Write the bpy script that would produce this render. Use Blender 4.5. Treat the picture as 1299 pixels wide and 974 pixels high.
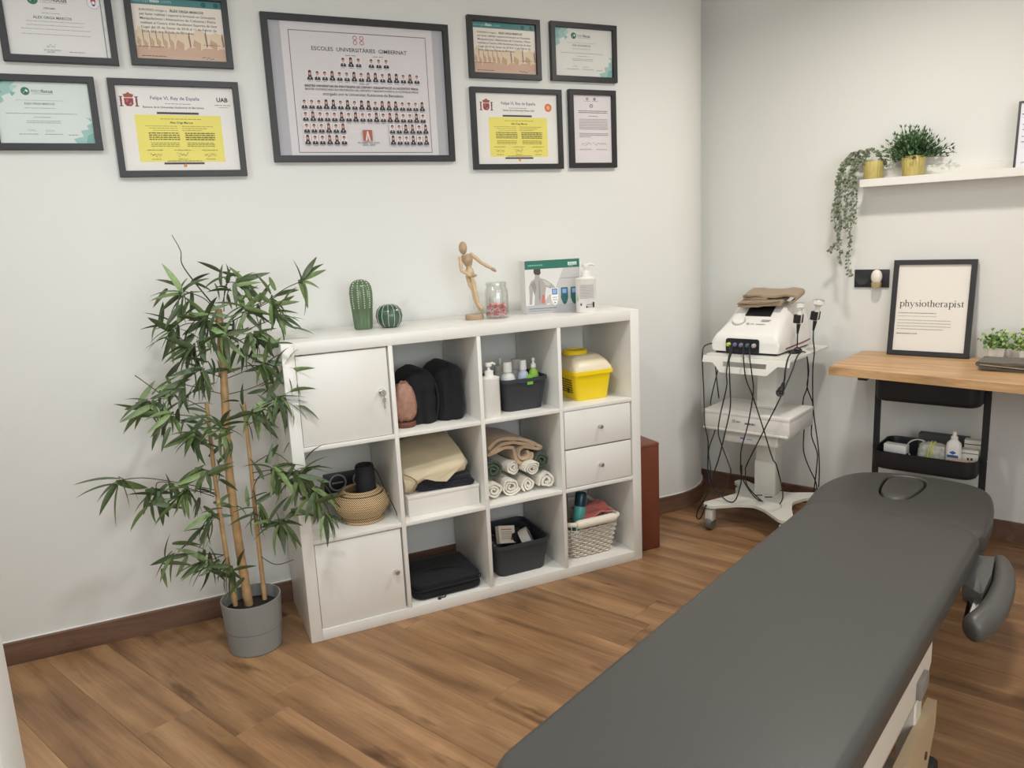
import bpy, bmesh, math, random
from mathutils import Vector, Matrix, noise
R = math.radians
random.seed(11)
for o in list(bpy.data.objects): bpy.data.objects.remove(o)
S = bpy.context.scene; C = S.collection

# ---------------------------------------------------------------- camera
FPX = 976.4863; CP = Vector((-.380064, -2.717189, 1.453310)); YAW, PIT, ROL = .430287, -.191427, -.047834
CF = Vector((math.sin(YAW)*math.cos(PIT), math.cos(YAW)*math.cos(PIT), math.sin(PIT)))
_r = Vector((math.cos(YAW), -math.sin(YAW), 0)); _u = _r.cross(CF)
CR = _r*math.cos(ROL)+_u*math.sin(ROL); CU = -_r*math.sin(ROL)+_u*math.cos(ROL)
cam = bpy.data.cameras.new('camera'); co = bpy.data.objects.new('camera', cam); C.objects.link(co)
cam.sensor_fit = 'HORIZONTAL'; cam.sensor_width = 36; cam.lens = FPX/1299*36; cam.clip_start = .02
co.matrix_world = Matrix(((CR.x, CU.x, -CF.x, CP.x), (CR.y, CU.y, -CF.y, CP.y), (CR.z, CU.z, -CF.z, CP.z), (0, 0, 0, 1)))
S.camera = co
# ---------------------------------------------------------------- light and exposure
w = bpy.data.worlds.new('world'); S.world = w; w.use_nodes = True
w.node_tree.nodes['Background'].inputs[0].default_value = (.9, .95, 1, 1); w.node_tree.nodes['Background'].inputs[1].default_value = .05
S.view_settings.view_transform = 'Standard'; S.view_settings.look = 'None'; S.view_settings.gamma = 1; S.view_settings.use_curve_mapping = False
S.view_settings.exposure = 0.05
CEIL = 2.62
LIGHTS = [((1.85, -.80), 17, (1, .95, .88)), ((-.05, -1.20), 15, (.99, .99, 1)), ((.30, -2.75), 4, (1, .98, .95)), ((2.45, -2.60), 6, (1, .95, .89)), ((-1.15, -.72), 8, (.97, .99, 1))]
WINL = (27, (.96, .98, 1))        # made-up daylight fill from the added window behind the viewer

# ---------------------------------------------------------------- frames of reference
NW = Vector((.909, .4165, 0)).normalized(); TW = Vector((NW.y, -NW.x, 0)); RWZ = math.atan2(TW.y, TW.x); WC = 2.425   # right wall: n.p = WC
YB = .412                                                                                   # back wall face
def ray(u, v): return CF+CR*((u-649.5)/FPX)+CU*((487-v)/FPX)
def onpl(u, v, n, c): d = ray(u, v); return CP+d*((c-n.dot(CP))/n.dot(d))
def PY(u, v, y): return onpl(u, v, Vector((0, 1, 0)), y)
def PZ(u, v, z): return onpl(u, v, Vector((0, 0, 1)), z)
def PW(u, v, b): return onpl(u, v, NW, WC-b)
def WP(a, b, z): return TW*a+NW*(WC-b)+Vector((0, 0, z))
def wl(a, b, z): q = WP(a, b, z); return (q.x, q.y, q.z)

# ---------------------------------------------------------------- materials
MATS = {}
def nodes_of(m): return m.node_tree.nodes, m.node_tree.links
def mat(name, col, rough=.5, metal=0, var=0, scale=20, bump=0, bscale=60, coat=0, spec=.5, sheen=0):
    if name in MATS: return MATS[name]
    m = bpy.data.materials.new(name); m.use_nodes = True; N, L = nodes_of(m); b = N['Principled BSDF']
    b.inputs['Base Color'].default_value = (*col, 1); b.inputs['Roughness'].default_value = rough; b.inputs['Metallic'].default_value = metal
    b.inputs['Coat Weight'].default_value = coat; b.inputs['Specular IOR Level'].default_value = spec; b.inputs['Sheen Weight'].default_value = sheen
    tc = N.new('ShaderNodeTexCoord')
    if var:
        n = N.new('ShaderNodeTexNoise'); n.inputs['Scale'].default_value = scale; n.inputs['Detail'].default_value = 4
        L.new(tc.outputs['Object'], n.inputs['Vector']); r = N.new('ShaderNodeValToRGB')
        r.color_ramp.elements[0].position = .3; r.color_ramp.elements[1].position = .7
        r.color_ramp.elements[0].color = (*[c*(1-var) for c in col], 1); r.color_ramp.elements[1].color = (*[min(1, c*(1+var)) for c in col], 1)
        L.new(n.outputs['Fac'], r.inputs[0]); L.new(r.outputs[0], b.inputs['Base Color'])
    if bump:
        n = N.new('ShaderNodeTexNoise'); n.inputs['Scale'].default_value = bscale; n.inputs['Detail'].default_value = 3
        L.new(tc.outputs['Object'], n.inputs['Vector']); q = N.new('ShaderNodeBump'); q.inputs['Strength'].default_value = bump; q.inputs['Distance'].default_value = .004
        L.new(n.outputs['Fac'], q.inputs['Height']); L.new(q.outputs[0], b.inputs['Normal'])
    MATS[name] = m; return m
def s2l(*c): return tuple(((x/255)/12.92 if x/255 <= .04045 else ((x/255+.055)/1.055)**2.4) for x in c)
def flat(r, g, b, rough=.6): return mat('print_%d_%d_%d' % (r, g, b), s2l(r, g, b), rough)
def glassmat(name, tint=(1, 1, 1), refl=.06, rough=.03):
    if name in MATS: return MATS[name]
    m = bpy.data.materials.new(name); m.use_nodes = True; N, L = nodes_of(m); N.remove(N['Principled BSDF'])
    t = N.new('ShaderNodeBsdfTransparent'); t.inputs[0].default_value = (*tint, 1); g = N.new('ShaderNodeBsdfGlossy'); g.inputs['Roughness'].default_value = rough
    f = N.new('ShaderNodeLayerWeight'); f.inputs[0].default_value = .25; mp = N.new('ShaderNodeMapRange')
    mp.inputs[3].default_value = refl; mp.inputs[4].default_value = min(1, refl*9); x = N.new('ShaderNodeMixShader')
    L.new(f.outputs['Facing'], mp.inputs[0]); L.new(mp.outputs[0], x.inputs[0]); L.new(t.outputs[0], x.inputs[1]); L.new(g.outputs[0], x.inputs[2])
    L.new(x.outputs[0], N['Material Output'].inputs[0]); MATS[name] = m; return m
def woodmat(name, cols, sx=1.2, sy=14, rough=.45, knots=True, rnd=.25, bump=.05):
    """oak boards: grain along local x; every object shifts the pattern by its own random number"""
    if name in MATS: return MATS[name]
    m = bpy.data.materials.new(name); m.use_nodes = True; N, L = nodes_of(m); b = N['Principled BSDF']; b.inputs['Roughness'].default_value = rough
    b.inputs['Specular IOR Level'].default_value = .35
    tc = N.new('ShaderNodeTexCoord'); oi = N.new('ShaderNodeObjectInfo')
    ml = N.new('ShaderNodeMath'); ml.operation = 'MULTIPLY'; ml.inputs[1].default_value = 37.; L.new(oi.outputs['Random'], ml.inputs[0])
    ad = N.new('ShaderNodeVectorMath'); ad.operation = 'ADD'; L.new(tc.outputs['Object'], ad.inputs[0]); L.new(ml.outputs[0], ad.inputs[1])
    def noi(x, y, det, dist=0, src=ad.outputs[0]):
        mp = N.new('ShaderNodeMapping'); mp.inputs['Scale'].default_value = (x, y, y); L.new(src, mp.inputs[0])
        n = N.new('ShaderNodeTexNoise'); n.inputs['Scale'].default_value = 1; n.inputs['Detail'].default_value = det; n.inputs['Distortion'].default_value = dist
        L.new(mp.outputs[0], n.inputs['Vector']); return n.outputs['Fac']
    big = noi(sx, sy, 5, .6); fine = noi(sx*5, sy*9, 3); blot = noi(sx*2.2, sy*.42, 3, .4)
    r = N.new('ShaderNodeValToRGB'); e = r.color_ramp.elements
    e[0].position = .27; e[0].color = (*cols[0], 1); e[1].position = .72; e[1].color = (*cols[2], 1)
    k = e.new(.48); k.color = (*cols[1], 1); L.new(big, r.inputs[0])
    r2 = N.new('ShaderNodeValToRGB'); r2.color_ramp.elements[0].position = .3; r2.color_ramp.elements[0].color = (.76, .74, .72, 1); r2.color_ramp.elements[1].position = .7; r2.color_ramp.elements[1].color = (1.08, 1.08, 1.08, 1)
    L.new(fine, r2.inputs[0]); mx = N.new('ShaderNodeMixRGB'); mx.blend_type = 'MULTIPLY'; mx.inputs[0].default_value = .55; L.new(r.outputs[0], mx.inputs[1]); L.new(r2.outputs[0], mx.inputs[2])
    r3 = N.new('ShaderNodeValToRGB'); r3.color_ramp.elements[0].position = .28; r3.color_ramp.elements[0].color = (.62, .60, .58, 1); r3.color_ramp.elements[1].position = .52; r3.color_ramp.elements[1].color = (1, 1, 1, 1)
    L.new(blot, r3.inputs[0]); m2 = N.new('ShaderNodeMixRGB'); m2.blend_type = 'MULTIPLY'; m2.inputs[0].default_value = .75; L.new(mx.outputs[0], m2.inputs[1]); L.new(r3.outputs[0], m2.inputs[2])
    last = m2.outputs[0]
    if knots:
        mp = N.new('ShaderNodeMapping'); mp.inputs['Scale'].default_value = (2.6, 11, 11); L.new(ad.outputs[0], mp.inputs[0])
        wob = N.new('ShaderNodeTexNoise'); wob.inputs['Scale'].default_value = 3; L.new(mp.outputs[0], wob.inputs['Vector'])
        av = N.new('ShaderNodeVectorMath'); av.operation = 'ADD'; L.new(mp.outputs[0], av.inputs[0]); L.new(wob.outputs['Color'], av.inputs[1])
        vo = N.new('ShaderNodeTexVoronoi'); vo.inputs['Scale'].default_value = .55; vo.feature = 'F1'; L.new(av.outputs[0], vo.inputs['Vector'])
        kr = N.new('ShaderNodeValToRGB'); kr.color_ramp.elements[0].position = .03; kr.color_ramp.elements[0].color = (.32, .27, .22, 1); kr.color_ramp.elements[1].position = .2; kr.color_ramp.elements[1].color = (1, 1, 1, 1)
        L.new(vo.outputs['Distance'], kr.inputs[0]); m3 = N.new('ShaderNodeMixRGB'); m3.blend_type = 'MULTIPLY'; m3.inputs[0].default_value = .85; L.new(last, m3.inputs[1]); L.new(kr.outputs[0], m3.inputs[2]); last = m3.outputs[0]
        # thin dark cracks along the grain
        cr = noi(1.5, 22, 2, 1.2); c2 = N.new('ShaderNodeValToRGB'); E_ = c2.color_ramp.elements; E_[0].position = .485; E_[0].color = (1, 1, 1, 1); E_[1].position = .515; E_[1].color = (1, 1, 1, 1)
        mid = E_.new(.5); mid.color = (.5, .45, .4, 1); L.new(cr, c2.inputs[0]); m4 = N.new('ShaderNodeMixRGB'); m4.blend_type = 'MULTIPLY'; m4.inputs[0].default_value = .3; L.new(last, m4.inputs[1]); L.new(c2.outputs[0], m4.inputs[2]); last = m4.outputs[0]
    hv = N.new('ShaderNodeHueSaturation'); mr = N.new('ShaderNodeMapRange'); mr.inputs[3].default_value = 1-rnd; mr.inputs[4].default_value = 1+rnd; L.new(oi.outputs['Random'], mr.inputs[0])
    L.new(mr.outputs[0], hv.inputs['Value']); L.new(last, hv.inputs['Color']); L.new(hv.outputs[0], b.inputs['Base Color'])
    bp = N.new('ShaderNodeBump'); bp.inputs['Strength'].default_value = bump; bp.inputs['Distance'].default_value = .002; L.new(fine, bp.inputs['Height']); L.new(bp.outputs[0], b.inputs['Normal'])
    MATS[name] = m; return m
def ropemat(name, c1, c2, scale=60, ang=.6):
    if name in MATS: return MATS[name]
    m = mat(name, c1, .8); N, L = nodes_of(m); tc = N.new('ShaderNodeTexCoord'); mp = N.new('ShaderNodeMapping'); mp.inputs['Rotation'].default_value = (.5, ang, .3)
    wv = N.new('ShaderNodeTexWave'); wv.inputs['Scale'].default_value = scale; wv.inputs['Distortion'].default_value = 1; r = N.new('ShaderNodeValToRGB')
    r.color_ramp.elements[0].position = .35; r.color_ramp.elements[0].color = (*c1, 1); r.color_ramp.elements[1].position = .65; r.color_ramp.elements[1].color = (*c2, 1)
    L.new(tc.outputs['Object'], mp.inputs[0]); L.new(mp.outputs[0], wv.inputs['Vector']); L.new(wv.outputs[0], r.inputs[0]); L.new(r.outputs[0], m.node_tree.nodes['Principled BSDF'].inputs['Base Color']); return m

M_wall = mat('wall_paint', s2l(227, 227, 222), .75, bump=.06, bscale=45)
M_white = mat('white_foil', s2l(231, 229, 222), .32, var=.012, scale=5)
M_whitep = mat('white_plastic', s2l(236, 233, 226), .35)
M_floor = woodmat('oak_plank', (s2l(116, 86, 61), s2l(153, 116, 82), s2l(177, 140, 102)), sx=1.1, sy=13, rough=.40, rnd=.09)
M_base = woodmat('baseboard_wood', (s2l(98, 72, 58), s2l(116, 88, 72), s2l(132, 102, 84)), sx=2, sy=16, rough=.45, knots=False, rnd=.02)
M_desk = woodmat('desk_oak', (s2l(174, 132, 90), s2l(202, 160, 115), s2l(220, 183, 138)), sx=1.6, sy=22, rough=.42, knots=False, rnd=.02)
M_black = mat('black_frame', s2l(40, 40, 43), .42, var=.06, scale=30)
M_blackp = mat('black_plastic', s2l(24, 24, 26), .45)
M_cloth_black = mat('black_fabric', s2l(17, 19, 23), .9, var=.25, scale=9, bump=.25, bscale=140, sheen=.04)
M_chrome = mat('chrome', (.75, .74, .72), .18, 1)
M_steel = mat('brushed_steel', (.62, .60, .57), .35, 1)
M_vinyl = mat('grey_vinyl', s2l(67, 66, 63), .42, var=.015, scale=3, bump=.05, bscale=380)
M_pane = glassmat('frame_glass', (1, 1, 1), .002, .22)
M_jar = glassmat('jar_glass', (.97, .98, .97), .07)

# ---------------------------------------------------------------- mesh builder
def rrect(x0, x1, y0, y1, r, n=5):
    r = min(r, (x1-x0)/2-1e-5, (y1-y0)/2-1e-5); P = []
    for cx, cy, a in ((x1-r, y0+r, -90), (x1-r, y1-r, 0), (x0+r, y1-r, 90), (x0+r, y0+r, 180)):
        for i in range(n+1): t = R(a+90*i/n); P.append((cx+r*math.cos(t), cy+r*math.sin(t)))
    return P
def rpoly(pts, r, n=4):
    out = []; m = len(pts)
    for i in range(m):
        p = Vector(pts[i]); a = Vector(pts[i-1])-p; b = Vector(pts[(i+1) % m])-p; rr = r[i] if isinstance(r, (list, tuple)) else r
        rr = min(rr, a.length*.49, b.length*.49); s = p+a.normalized()*rr; e = p+b.normalized()*rr
        for k in range(n+1): t = k/n; q = s*(1-t)**2+p*2*t*(1-t)+e*t*t; out.append(tuple(q))
    return out
def smooth_path(pts, k=6):
    P = [Vector(p) for p in pts]
    if len(P) < 3: return P
    out = []
    for i in range(len(P)-1):
        a = P[max(i-1, 0)]; b = P[i]; c = P[i+1]; d = P[min(i+2, len(P)-1)]
        for j in range(k):
            t = j/k; out.append(.5*((2*b)+(c-a)*t+(2*a-5*b+4*c-d)*t*t+(3*b-a-3*c+d)*t**3))
    out.append(P[-1]); return out
class MB:
    def __init__(s): s.v = []; s.f = []; s.m = []; s.s = []
    def add(s, V, F, m=0, sm=False, X=None):
        o = len(s.v); s.v += [(X @ Vector(p)) if X else Vector(p) for p in V]
        for f in F: s.f.append([i+o for i in f]); s.m.append(m); s.s.append(sm)
        return s
    def box(s, x0, x1, y0, y1, z0, z1, m=0, X=None):
        V = [(x, y, z) for z in (z0, z1) for y in (y0, y1) for x in (x0, x1)]
        return s.add(V, [(0, 2, 3, 1), (4, 5, 7, 6), (0, 1, 5, 4), (2, 6, 7, 3), (0, 4, 6, 2), (1, 3, 7, 5)], m, False, X)
    def rbox(s, x0, x1, y0, y1, z0, z1, r=.004, n=2, m=0, X=None, sm=True):
        b = bmesh.new(); bmesh.ops.create_cube(b, size=1)
        for v in b.verts: v.co = Vector(((x0+x1)/2+v.co.x*(x1-x0), (y0+y1)/2+v.co.y*(y1-y0), (z0+z1)/2+v.co.z*(z1-z0)))
        bmesh.ops.bevel(b, geom=list(b.edges), offset=r, segments=n, affect='EDGES', profile=.5); b.verts.index_update()
        s.add([v.co.copy() for v in b.verts], [[v.index for v in f.verts] for f in b.faces], m, sm, X); b.free(); return s
    def loft(s, rings, cap0=True, cap1=True, m=0, sm=True, X=None, closed=False):
        n = len(rings[0]); V = [p for r in rings for p in r]; F = []
        K = len(rings)
        for k in range(K if closed else K-1):
            a = k*n; b = ((k+1) % K)*n
            for i in range(n): j = (i+1) % n; F.append((a+i, a+j, b+j, b+i))
        s.add(V, F, m, sm, X)
        if cap0 and not closed: s.add(rings[0], [list(range(n))[::-1]], m, False, X)
        if cap1 and not closed: s.add(rings[-1], [list(range(n))], m, False, X)
        return s
    def lathe(s, prof, n=24, c=(0, 0, 0), m=0, sm=True, X=None, mod=None, cap0=True, cap1=True):
        rings = []
        for r, z in prof: rings.append([(c[0]+r*(mod(t, z) if mod else 1)*math.cos(t), c[1]+r*(mod(t, z) if mod else 1)*math.sin(t), c[2]+z) for t in (2*math.pi*i/n for i in range(n))])
        return s.loft(rings, cap0, cap1, m, sm, X)
    def tube(s, pts, r, n=8, m=0, closed=False, sm=True, X=None, flat_=1, up=None):
        P = [Vector(p) for p in pts]; K = len(P); rings = []; prev = None
        for k in range(K):
            t = (P[(k+1) % K]-P[k-1]) if closed else (P[min(k+1, K-1)]-P[max(k-1, 0)])
            t = t.normalized() if t.length > 1e-9 else Vector((0, 0, 1))
            if prev is None: u = (up or (Vector((0, 0, 1)) if abs(t.z) < .9 else Vector((1, 0, 0)))); u = (u-t*u.dot(t)).normalized()
            else: u = prev-t*prev.dot(t); u = u.normalized() if u.length > 1e-6 else t.orthogonal().normalized()
            prev = u; w = t.cross(u); rr = r[k] if isinstance(r, (list, tuple)) else r
            rings.append([P[k]+u*(rr*flat_*math.cos(2*math.pi*i/n))+w*(rr*math.sin(2*math.pi*i/n)) for i in range(n)])
        return s.loft(rings, True, True, m, sm, X, closed)
    def prism(s, poly, d0, d1, axis='y', m=0, X=None):
        f = {'y': lambda p, d: (p[0], d, p[1]), 'z': lambda p, d: (p[0], p[1], d), 'x': lambda p, d: (d, p[0], p[1])}[axis]; n = len(poly)
        V = [f(p, d0) for p in poly]+[f(p, d1) for p in poly]
        return s.add(V, [list(range(n)), list(range(2*n-1, n-1, -1))]+[(i, i+n, (i+1) % n+n, (i+1) % n) for i in range(n)], m, False, X)
    def sphere(s, c, r, n=12, k=8, m=0, X=None):
        r = r if isinstance(r, (tuple, list)) else (r, r, r)
        return s.loft([[(c[0]+r[0]*math.sin(a)*math.cos(t), c[1]+r[1]*math.sin(a)*math.sin(t), c[2]-r[2]*math.cos(a)) for t in (2*math.pi*i/n for i in range(n))] for a in ([.02]+[math.pi*j/k for j in range(1, k)]+[math.pi-.02])], True, True, m, True, X)
    def lump(s, c, r, e=2.6, amp=.08, fr=6, n=28, k=16, m=0, seed=0, X=None):
        def sp(x): return math.copysign(abs(x)**(2/e), x)
        rings = []
        for j in range(k+1):
            a = -math.pi/2+math.pi*j/k; a = max(-1.55, min(1.55, a)); ring = []
            for i in range(n):
                t = 2*math.pi*i/n; d = Vector((sp(math.cos(a))*sp(math.cos(t)), sp(math.cos(a))*sp(math.sin(t)), sp(math.sin(a))))
                q = 1+amp*noise.noise(d*fr*.5+Vector((seed*3.1, seed*1.7, seed)))+amp*.5*noise.noise(d*fr*1.3+Vector((seed, seed*2.7, 3)))
                ring.append((c[0]+r[0]*d.x*q, c[1]+r[1]*d.y*q, c[2]+r[2]*d.z*q))
            rings.append(ring)
        return s.loft(rings, True, True, m, True, X)
    def fold(s, path, th, y0, y1, ny=4, m=0, amp=.002, seed=0, X=None, sm=True, skew=None):
        """a cloth layer whose x-z profile follows path, extruded in y"""
        P = [Vector((p[0], p[1])) for p in path]; n = len(P); L_, R_ = [], []
        for i in range(n):
            t = (P[min(i+1, n-1)]-P[max(i-1, 0)]); t = t.normalized() if t.length > 1e-9 else Vector((1, 0)); nn = Vector((-t.y, t.x)); e = th/2*(.6 if i in (0, n-1) else 1)
            L_.append(P[i]+nn*e); R_.append(P[i]-nn*e)
        out = L_+R_[::-1]; rings = []
        for k in range(ny+1):
            y = y0+(y1-y0)*k/ny; ring = []
            for i, p in enumerate(out):
                dx = amp*noise.noise(Vector((p.x*30+seed, p.y*30, y*14))); dz = amp*noise.noise(Vector((p.x*30, p.y*30+seed, y*14+9)))
                yy = y+(amp*2.5*noise.noise(Vector((p.x*25, p.y*25, seed+k*.01))) if k in (0, ny) else 0); sx = skew(y) if skew else 0
                ring.append((p.x+dx+sx, yy, p.y+dz))
            rings.append(ring)
        s.loft(rings, False, False, m, sm, X)
        N2 = len(out)
        for ring, fl in ((rings[0], 0), (rings[-1], 1)):
            F = [(i, i+1, N2-2-i, N2-1-i) for i in range(n-1)]
            s.add(ring, [f[::-1] for f in F] if not fl else F, m, False, X)
        return s
    def mesh(s, name, mats, off=None, recalc=True, merge=True):
        me = bpy.data.meshes.new(name); V = [off @ p for p in s.v] if off else s.v
        me.from_pydata([tuple(p) for p in V], [], s.f); mats = mats if isinstance(mats, (list, tuple)) else [mats]
        for x in mats: me.materials.append(x)
        me.polygons.foreach_set('material_index', s.m); me.polygons.foreach_set('use_smooth', s.s)
        if recalc:
            b = bmesh.new(); b.from_mesh(me); [bmesh.ops.remove_doubles(b, verts=b.verts, dist=1e-6) if merge else None]; bmesh.ops.recalc_face_normals(b, faces=b.faces); [setattr(e_, 'smooth', False) for e_ in b.edges if len(e_.link_faces) == 2 and e_.calc_face_angle(0) > .72]; b.to_mesh(me); b.free()
        me.update(); return me
    def build(s, name, mats, parent=None, label=None, world=False, recalc=True, kind=None):
        off = None
        if world and parent: off = XF[parent.name].inverted()
        o = bpy.data.objects.new(name, s.mesh(name, mats, off, recalc)); C.objects.link(o)
        if parent: o.parent = parent; XF[o.name] = XF.get(parent.name, Matrix())
        else: XF[o.name] = Matrix()
        if label: o['label'] = label
        if kind: o['kind'] = kind
        return o
XF = {}
def thing(name, label, cat, loc=(0, 0, 0), rz=0, group=None):
    o = bpy.data.objects.new(name, None); C.objects.link(o); o.empty_display_size = .05; o.location = loc; o.rotation_euler = (0, 0, rz)
    o['label'] = label; o['category'] = cat
    if group: o['group'] = group
    XF[o.name] = Matrix.Translation(Vector(loc)) @ Matrix.Rotation(rz, 4, 'Z'); return o
def tag(o, label, cat, group=None):
    o['label'] = label; o['category'] = cat
    if group: o['group'] = group
    return o
def setorigin(o, loc):
    loc = Vector(loc); o.data.transform(Matrix.Translation(-loc)); o.location = loc; XF[o.name] = Matrix.Translation(loc); return o
def struct(name, mb, m): o = mb.build(name, m); o['kind'] = 'structure'; return o
TXT = {}
def textmesh(t, bold=0):
    if (t, bold) in TXT: return TXT[(t, bold)]
    c = bpy.data.curves.new('t', 'FONT'); c.body = t; c.size = 1; c.resolution_u = 2; c.offset = bold; o = bpy.data.objects.new('t', c); C.objects.link(o)
    dg = bpy.context.evaluated_depsgraph_get(); dg.update(); e = o.evaluated_get(dg); me = e.to_mesh()
    V = [v.co.copy() for v in me.vertices]; F = [list(p.vertices) for p in me.polygons]; e.to_mesh_clear(); bpy.data.objects.remove(o); bpy.data.curves.remove(c)
    x0 = min((v.x for v in V), default=0); x1 = max((v.x for v in V), default=1); TXT[(t, bold)] = (V, F, x0, x1); return TXT[(t, bold)]
class Print:
    """flat print on a sheet of w x h metres in the local x-z plane, facing -y; layers rise towards the viewer"""
    def __init__(s, w, h, X=None): s.w = w; s.h = h; s.mb = MB(); s.mats = []; s.k = 0; s.X = X
    def mi(s, c):
        m = flat(*c) if isinstance(c, tuple) else c
        if m not in s.mats: s.mats.append(m)
        return s.mats.index(m)
    def poly(s, pts, c):   # pts in 0..1 of sheet
        s.k += 1; y = -.00012-.000012*s.k; s.mb.add([((p[0]-.5)*s.w, y, p[1]*s.h) for p in pts], [list(range(len(pts)))], s.mi(c), False, s.X)
    def rect(s, x0, z0, x1, z1, c): s.poly([(x0, z0), (x1, z0), (x1, z1), (x0, z1)], c)
    def disc(s, x, z, r, c, n=14, e=1): s.poly([(x+r*math.cos(2*math.pi*i/n), z+r*e*s.w/s.h*math.sin(2*math.pi*i/n)) for i in range(n)], c)
    def text(s, t, x, z, width, c, bold=0, maxh=None):   # centred at x, baseline z, fitted to width (fraction)
        V, F, x0, x1 = textmesh(t, bold); k = width*s.w/(x1-x0); s.k += 1; y = -.00012-.000012*s.k
        kz = k if maxh is None else maxh*s.h/.72
        s.mb.add([((x-.5)*s.w+(v.x-(x0+x1)/2)*k, y, z*s.h+v.y*kz) for v in V], F, s.mi(c), False, s.X)
    def line(s, x0, x1, z, c, th=.006, seed=0):  # a line of print too small to read
        rn = random.Random(int(seed*77+z*991+x0*131)); x = x0
        while x < x1:
            L = rn.uniform(.012, .04); e = min(x1, x+L); s.rect(x, z, e, z+th, c); x = e+.006
    def squig(s, x0, x1, z, hgt, c, seed=0, th=.004):
        rn = random.Random(seed); n = 16; P = [(x0+(x1-x0)*i/n, z+hgt*rn.uniform(-.5, .5)) for i in range(n+1)]
        for a, b in zip(P, P[1:]): s.poly([(a[0], a[1]-th), (b[0], b[1]-th), (b[0], b[1]+th), (a[0], a[1]+th)], c)
    def build(s, name, parent, label=None): return s.mb.build(name, s.mats, parent, label, recalc=False)

# ================================================================= the room
XL, YF = -1.75, -3.75
mb = MB(); mb.box(-1.9, 4.6, -3.9, 1.2, -.10, -.012); floor_ = struct('floor', mb, mat('screed', s2l(96, 70, 48), .8))
def clip(poly, n, c):
    out = []
    for i in range(len(poly)):
        a, b = Vector(poly[i]), Vector(poly[(i+1) % len(poly)]); da, db = a.dot(n)-c, b.dot(n)-c
        if da <= 0: out.append(tuple(a))
        if da*db < 0: out.append(tuple(a+(b-a)*(da/(da-db))))
    return out
PWID, PLEN = .1868, 1.29; G = -TW
joints = {-2: -.173, -3: -.269, -4: -.025, 0: -.778, 1: -.2, -1: -1.02}; rnp = random.Random(5)
rowdir = Matrix.Rotation(math.atan2(G.y, G.x), 4, 'Z')
for k in range(-14, 19):
    e0 = .0918+PWID*k; g0 = joints.get(k, rnp.uniform(-1.2, 0))
    for j in range(-4, 5):
        a0 = g0+j*PLEN; pts = [(NW*e+G*g).to_2d() for e, g in ((e0, a0), (e0+PWID, a0), (e0+PWID, a0+PLEN), (e0, a0+PLEN))]
        poly = [tuple(p) for p in pts]
        for n_, c_ in ((Vector((0, 1)), .80), (Vector((-1, 0)), -XL), (Vector((0, -1)), -YF), (NW.to_2d(), WC)):
            if len(poly) > 2: poly = clip(poly, n_, c_)
        if len(poly) < 3: continue
        cx = sum(p[0] for p in poly)/len(poly); cy = sum(p[1] for p in poly)/len(poly)
        if cx < 1.7 and cy > .46: continue
        ctr = (NW*(e0+PWID/2)+G*(a0+PLEN/2)); inv = (Matrix.Translation(ctr) @ rowdir).inverted(); L2 = [inv @ Vector((p[0], p[1], 0)) for p in poly]
        ar = sum(L2[i].x*L2[(i+1) % len(L2)].y-L2[(i+1) % len(L2)].x*L2[i].y for i in range(len(L2)))
        if abs(ar) < .002: continue
        if ar < 0: L2 = L2[::-1]
        c2 = sum(L2, Vector())/len(L2); pb = MB(); n = len(L2)
        def ins(d): return [Vector((p.x-math.copysign(min(d, abs(p.x-c2.x)), p.x-c2.x), p.y-math.copysign(min(d, abs(p.y-c2.y)), p.y-c2.y), 0)) for p in L2]
        V = [Vector((p.x, p.y, -.012)) for p in ins(.0002)]+[Vector((p.x, p.y, -.0008)) for p in ins(.0002)]+[Vector((p.x, p.y, 0)) for p in ins(.0012)]
        pb.add(V, [list(range(2*n, 3*n))]+[(i+q*n, (i+1) % n+q*n, (i+1) % n+(q+1)*n, i+(q+1)*n) for q in (0, 1) for i in range(n)])
        o = bpy.data.objects.new('plank', pb.mesh('plank', M_floor, recalc=False)); C.objects.link(o); o.matrix_world = Matrix.Translation(ctr) @ rowdir
        o.parent = floor_
# rounded end of the back wall, running into the right wall
RC = .374; CC = (1.95, YB+RC)
def wall_path(off):   # face line, offset towards the room
    P = [(XL, YB-off), (1.93, YB-off), (1.95, YB-off)]
    for i in range(1, 21):
        t = R(-90+i*88/20); q = (CC[0]+(RC+off)*math.cos(t), CC[1]+(RC+off)*math.sin(t))
        if NW.x*q[0]+NW.y*q[1] > WC-.002: break
        P.append(q)
    return P
P = wall_path(0); back = [(P[-1][0]+.02, 1.1), (XL, 1.1)]
mb = MB(); PB = P+back
for i in range(len(PB)):
    a_, b_ = PB[i], PB[(i+1) % len(PB)]
    if i < len(P)-1: continue
    mb.add([(a_[0], a_[1], 0), (b_[0], b_[1], 0), (b_[0], b_[1], CEIL), (a_[0], a_[1], CEIL)], [(0, 1, 2, 3)])
for z_ in (0, CEIL): mb.add([(p[0], p[1], z_) for p in PB], [list(range(len(PB)))[::-1 if z_ == 0 else 1]])
V_ = [(p[0], p[1], z_) for p in P for z_ in (0, CEIL)]; mb.add(V_, [(2*i, 2*i+2, 2*i+3, 2*i+1) for i in range(len(P)-1)], 0, True)
wb = bpy.data.objects.new('wall_back', mb.mesh('wall_back', M_wall, recalc=False)); C.objects.link(wb); wb['kind'] = 'structure'
def band(path_in, path_out, z0, z1, chamfer=.004):
    n = len(path_in); V = []
    for a, b in zip(path_in, path_out): V += [(a[0], a[1], z0), (b[0], b[1], z0), (b[0], b[1], z1-chamfer), (b[0]+(a[0]-b[0])*.4, b[1]+(a[1]-b[1])*.4, z1), (a[0], a[1], z1)]
    F = []
    for i in range(n-1):
        for k in range(5): F.append((i*5+k, i*5+(k+1) % 5, (i+1)*5+(k+1) % 5, (i+1)*5+k))
    F += [list(range(5)), list(range((n-1)*5, n*5))[::-1]]; return V, F
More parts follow.
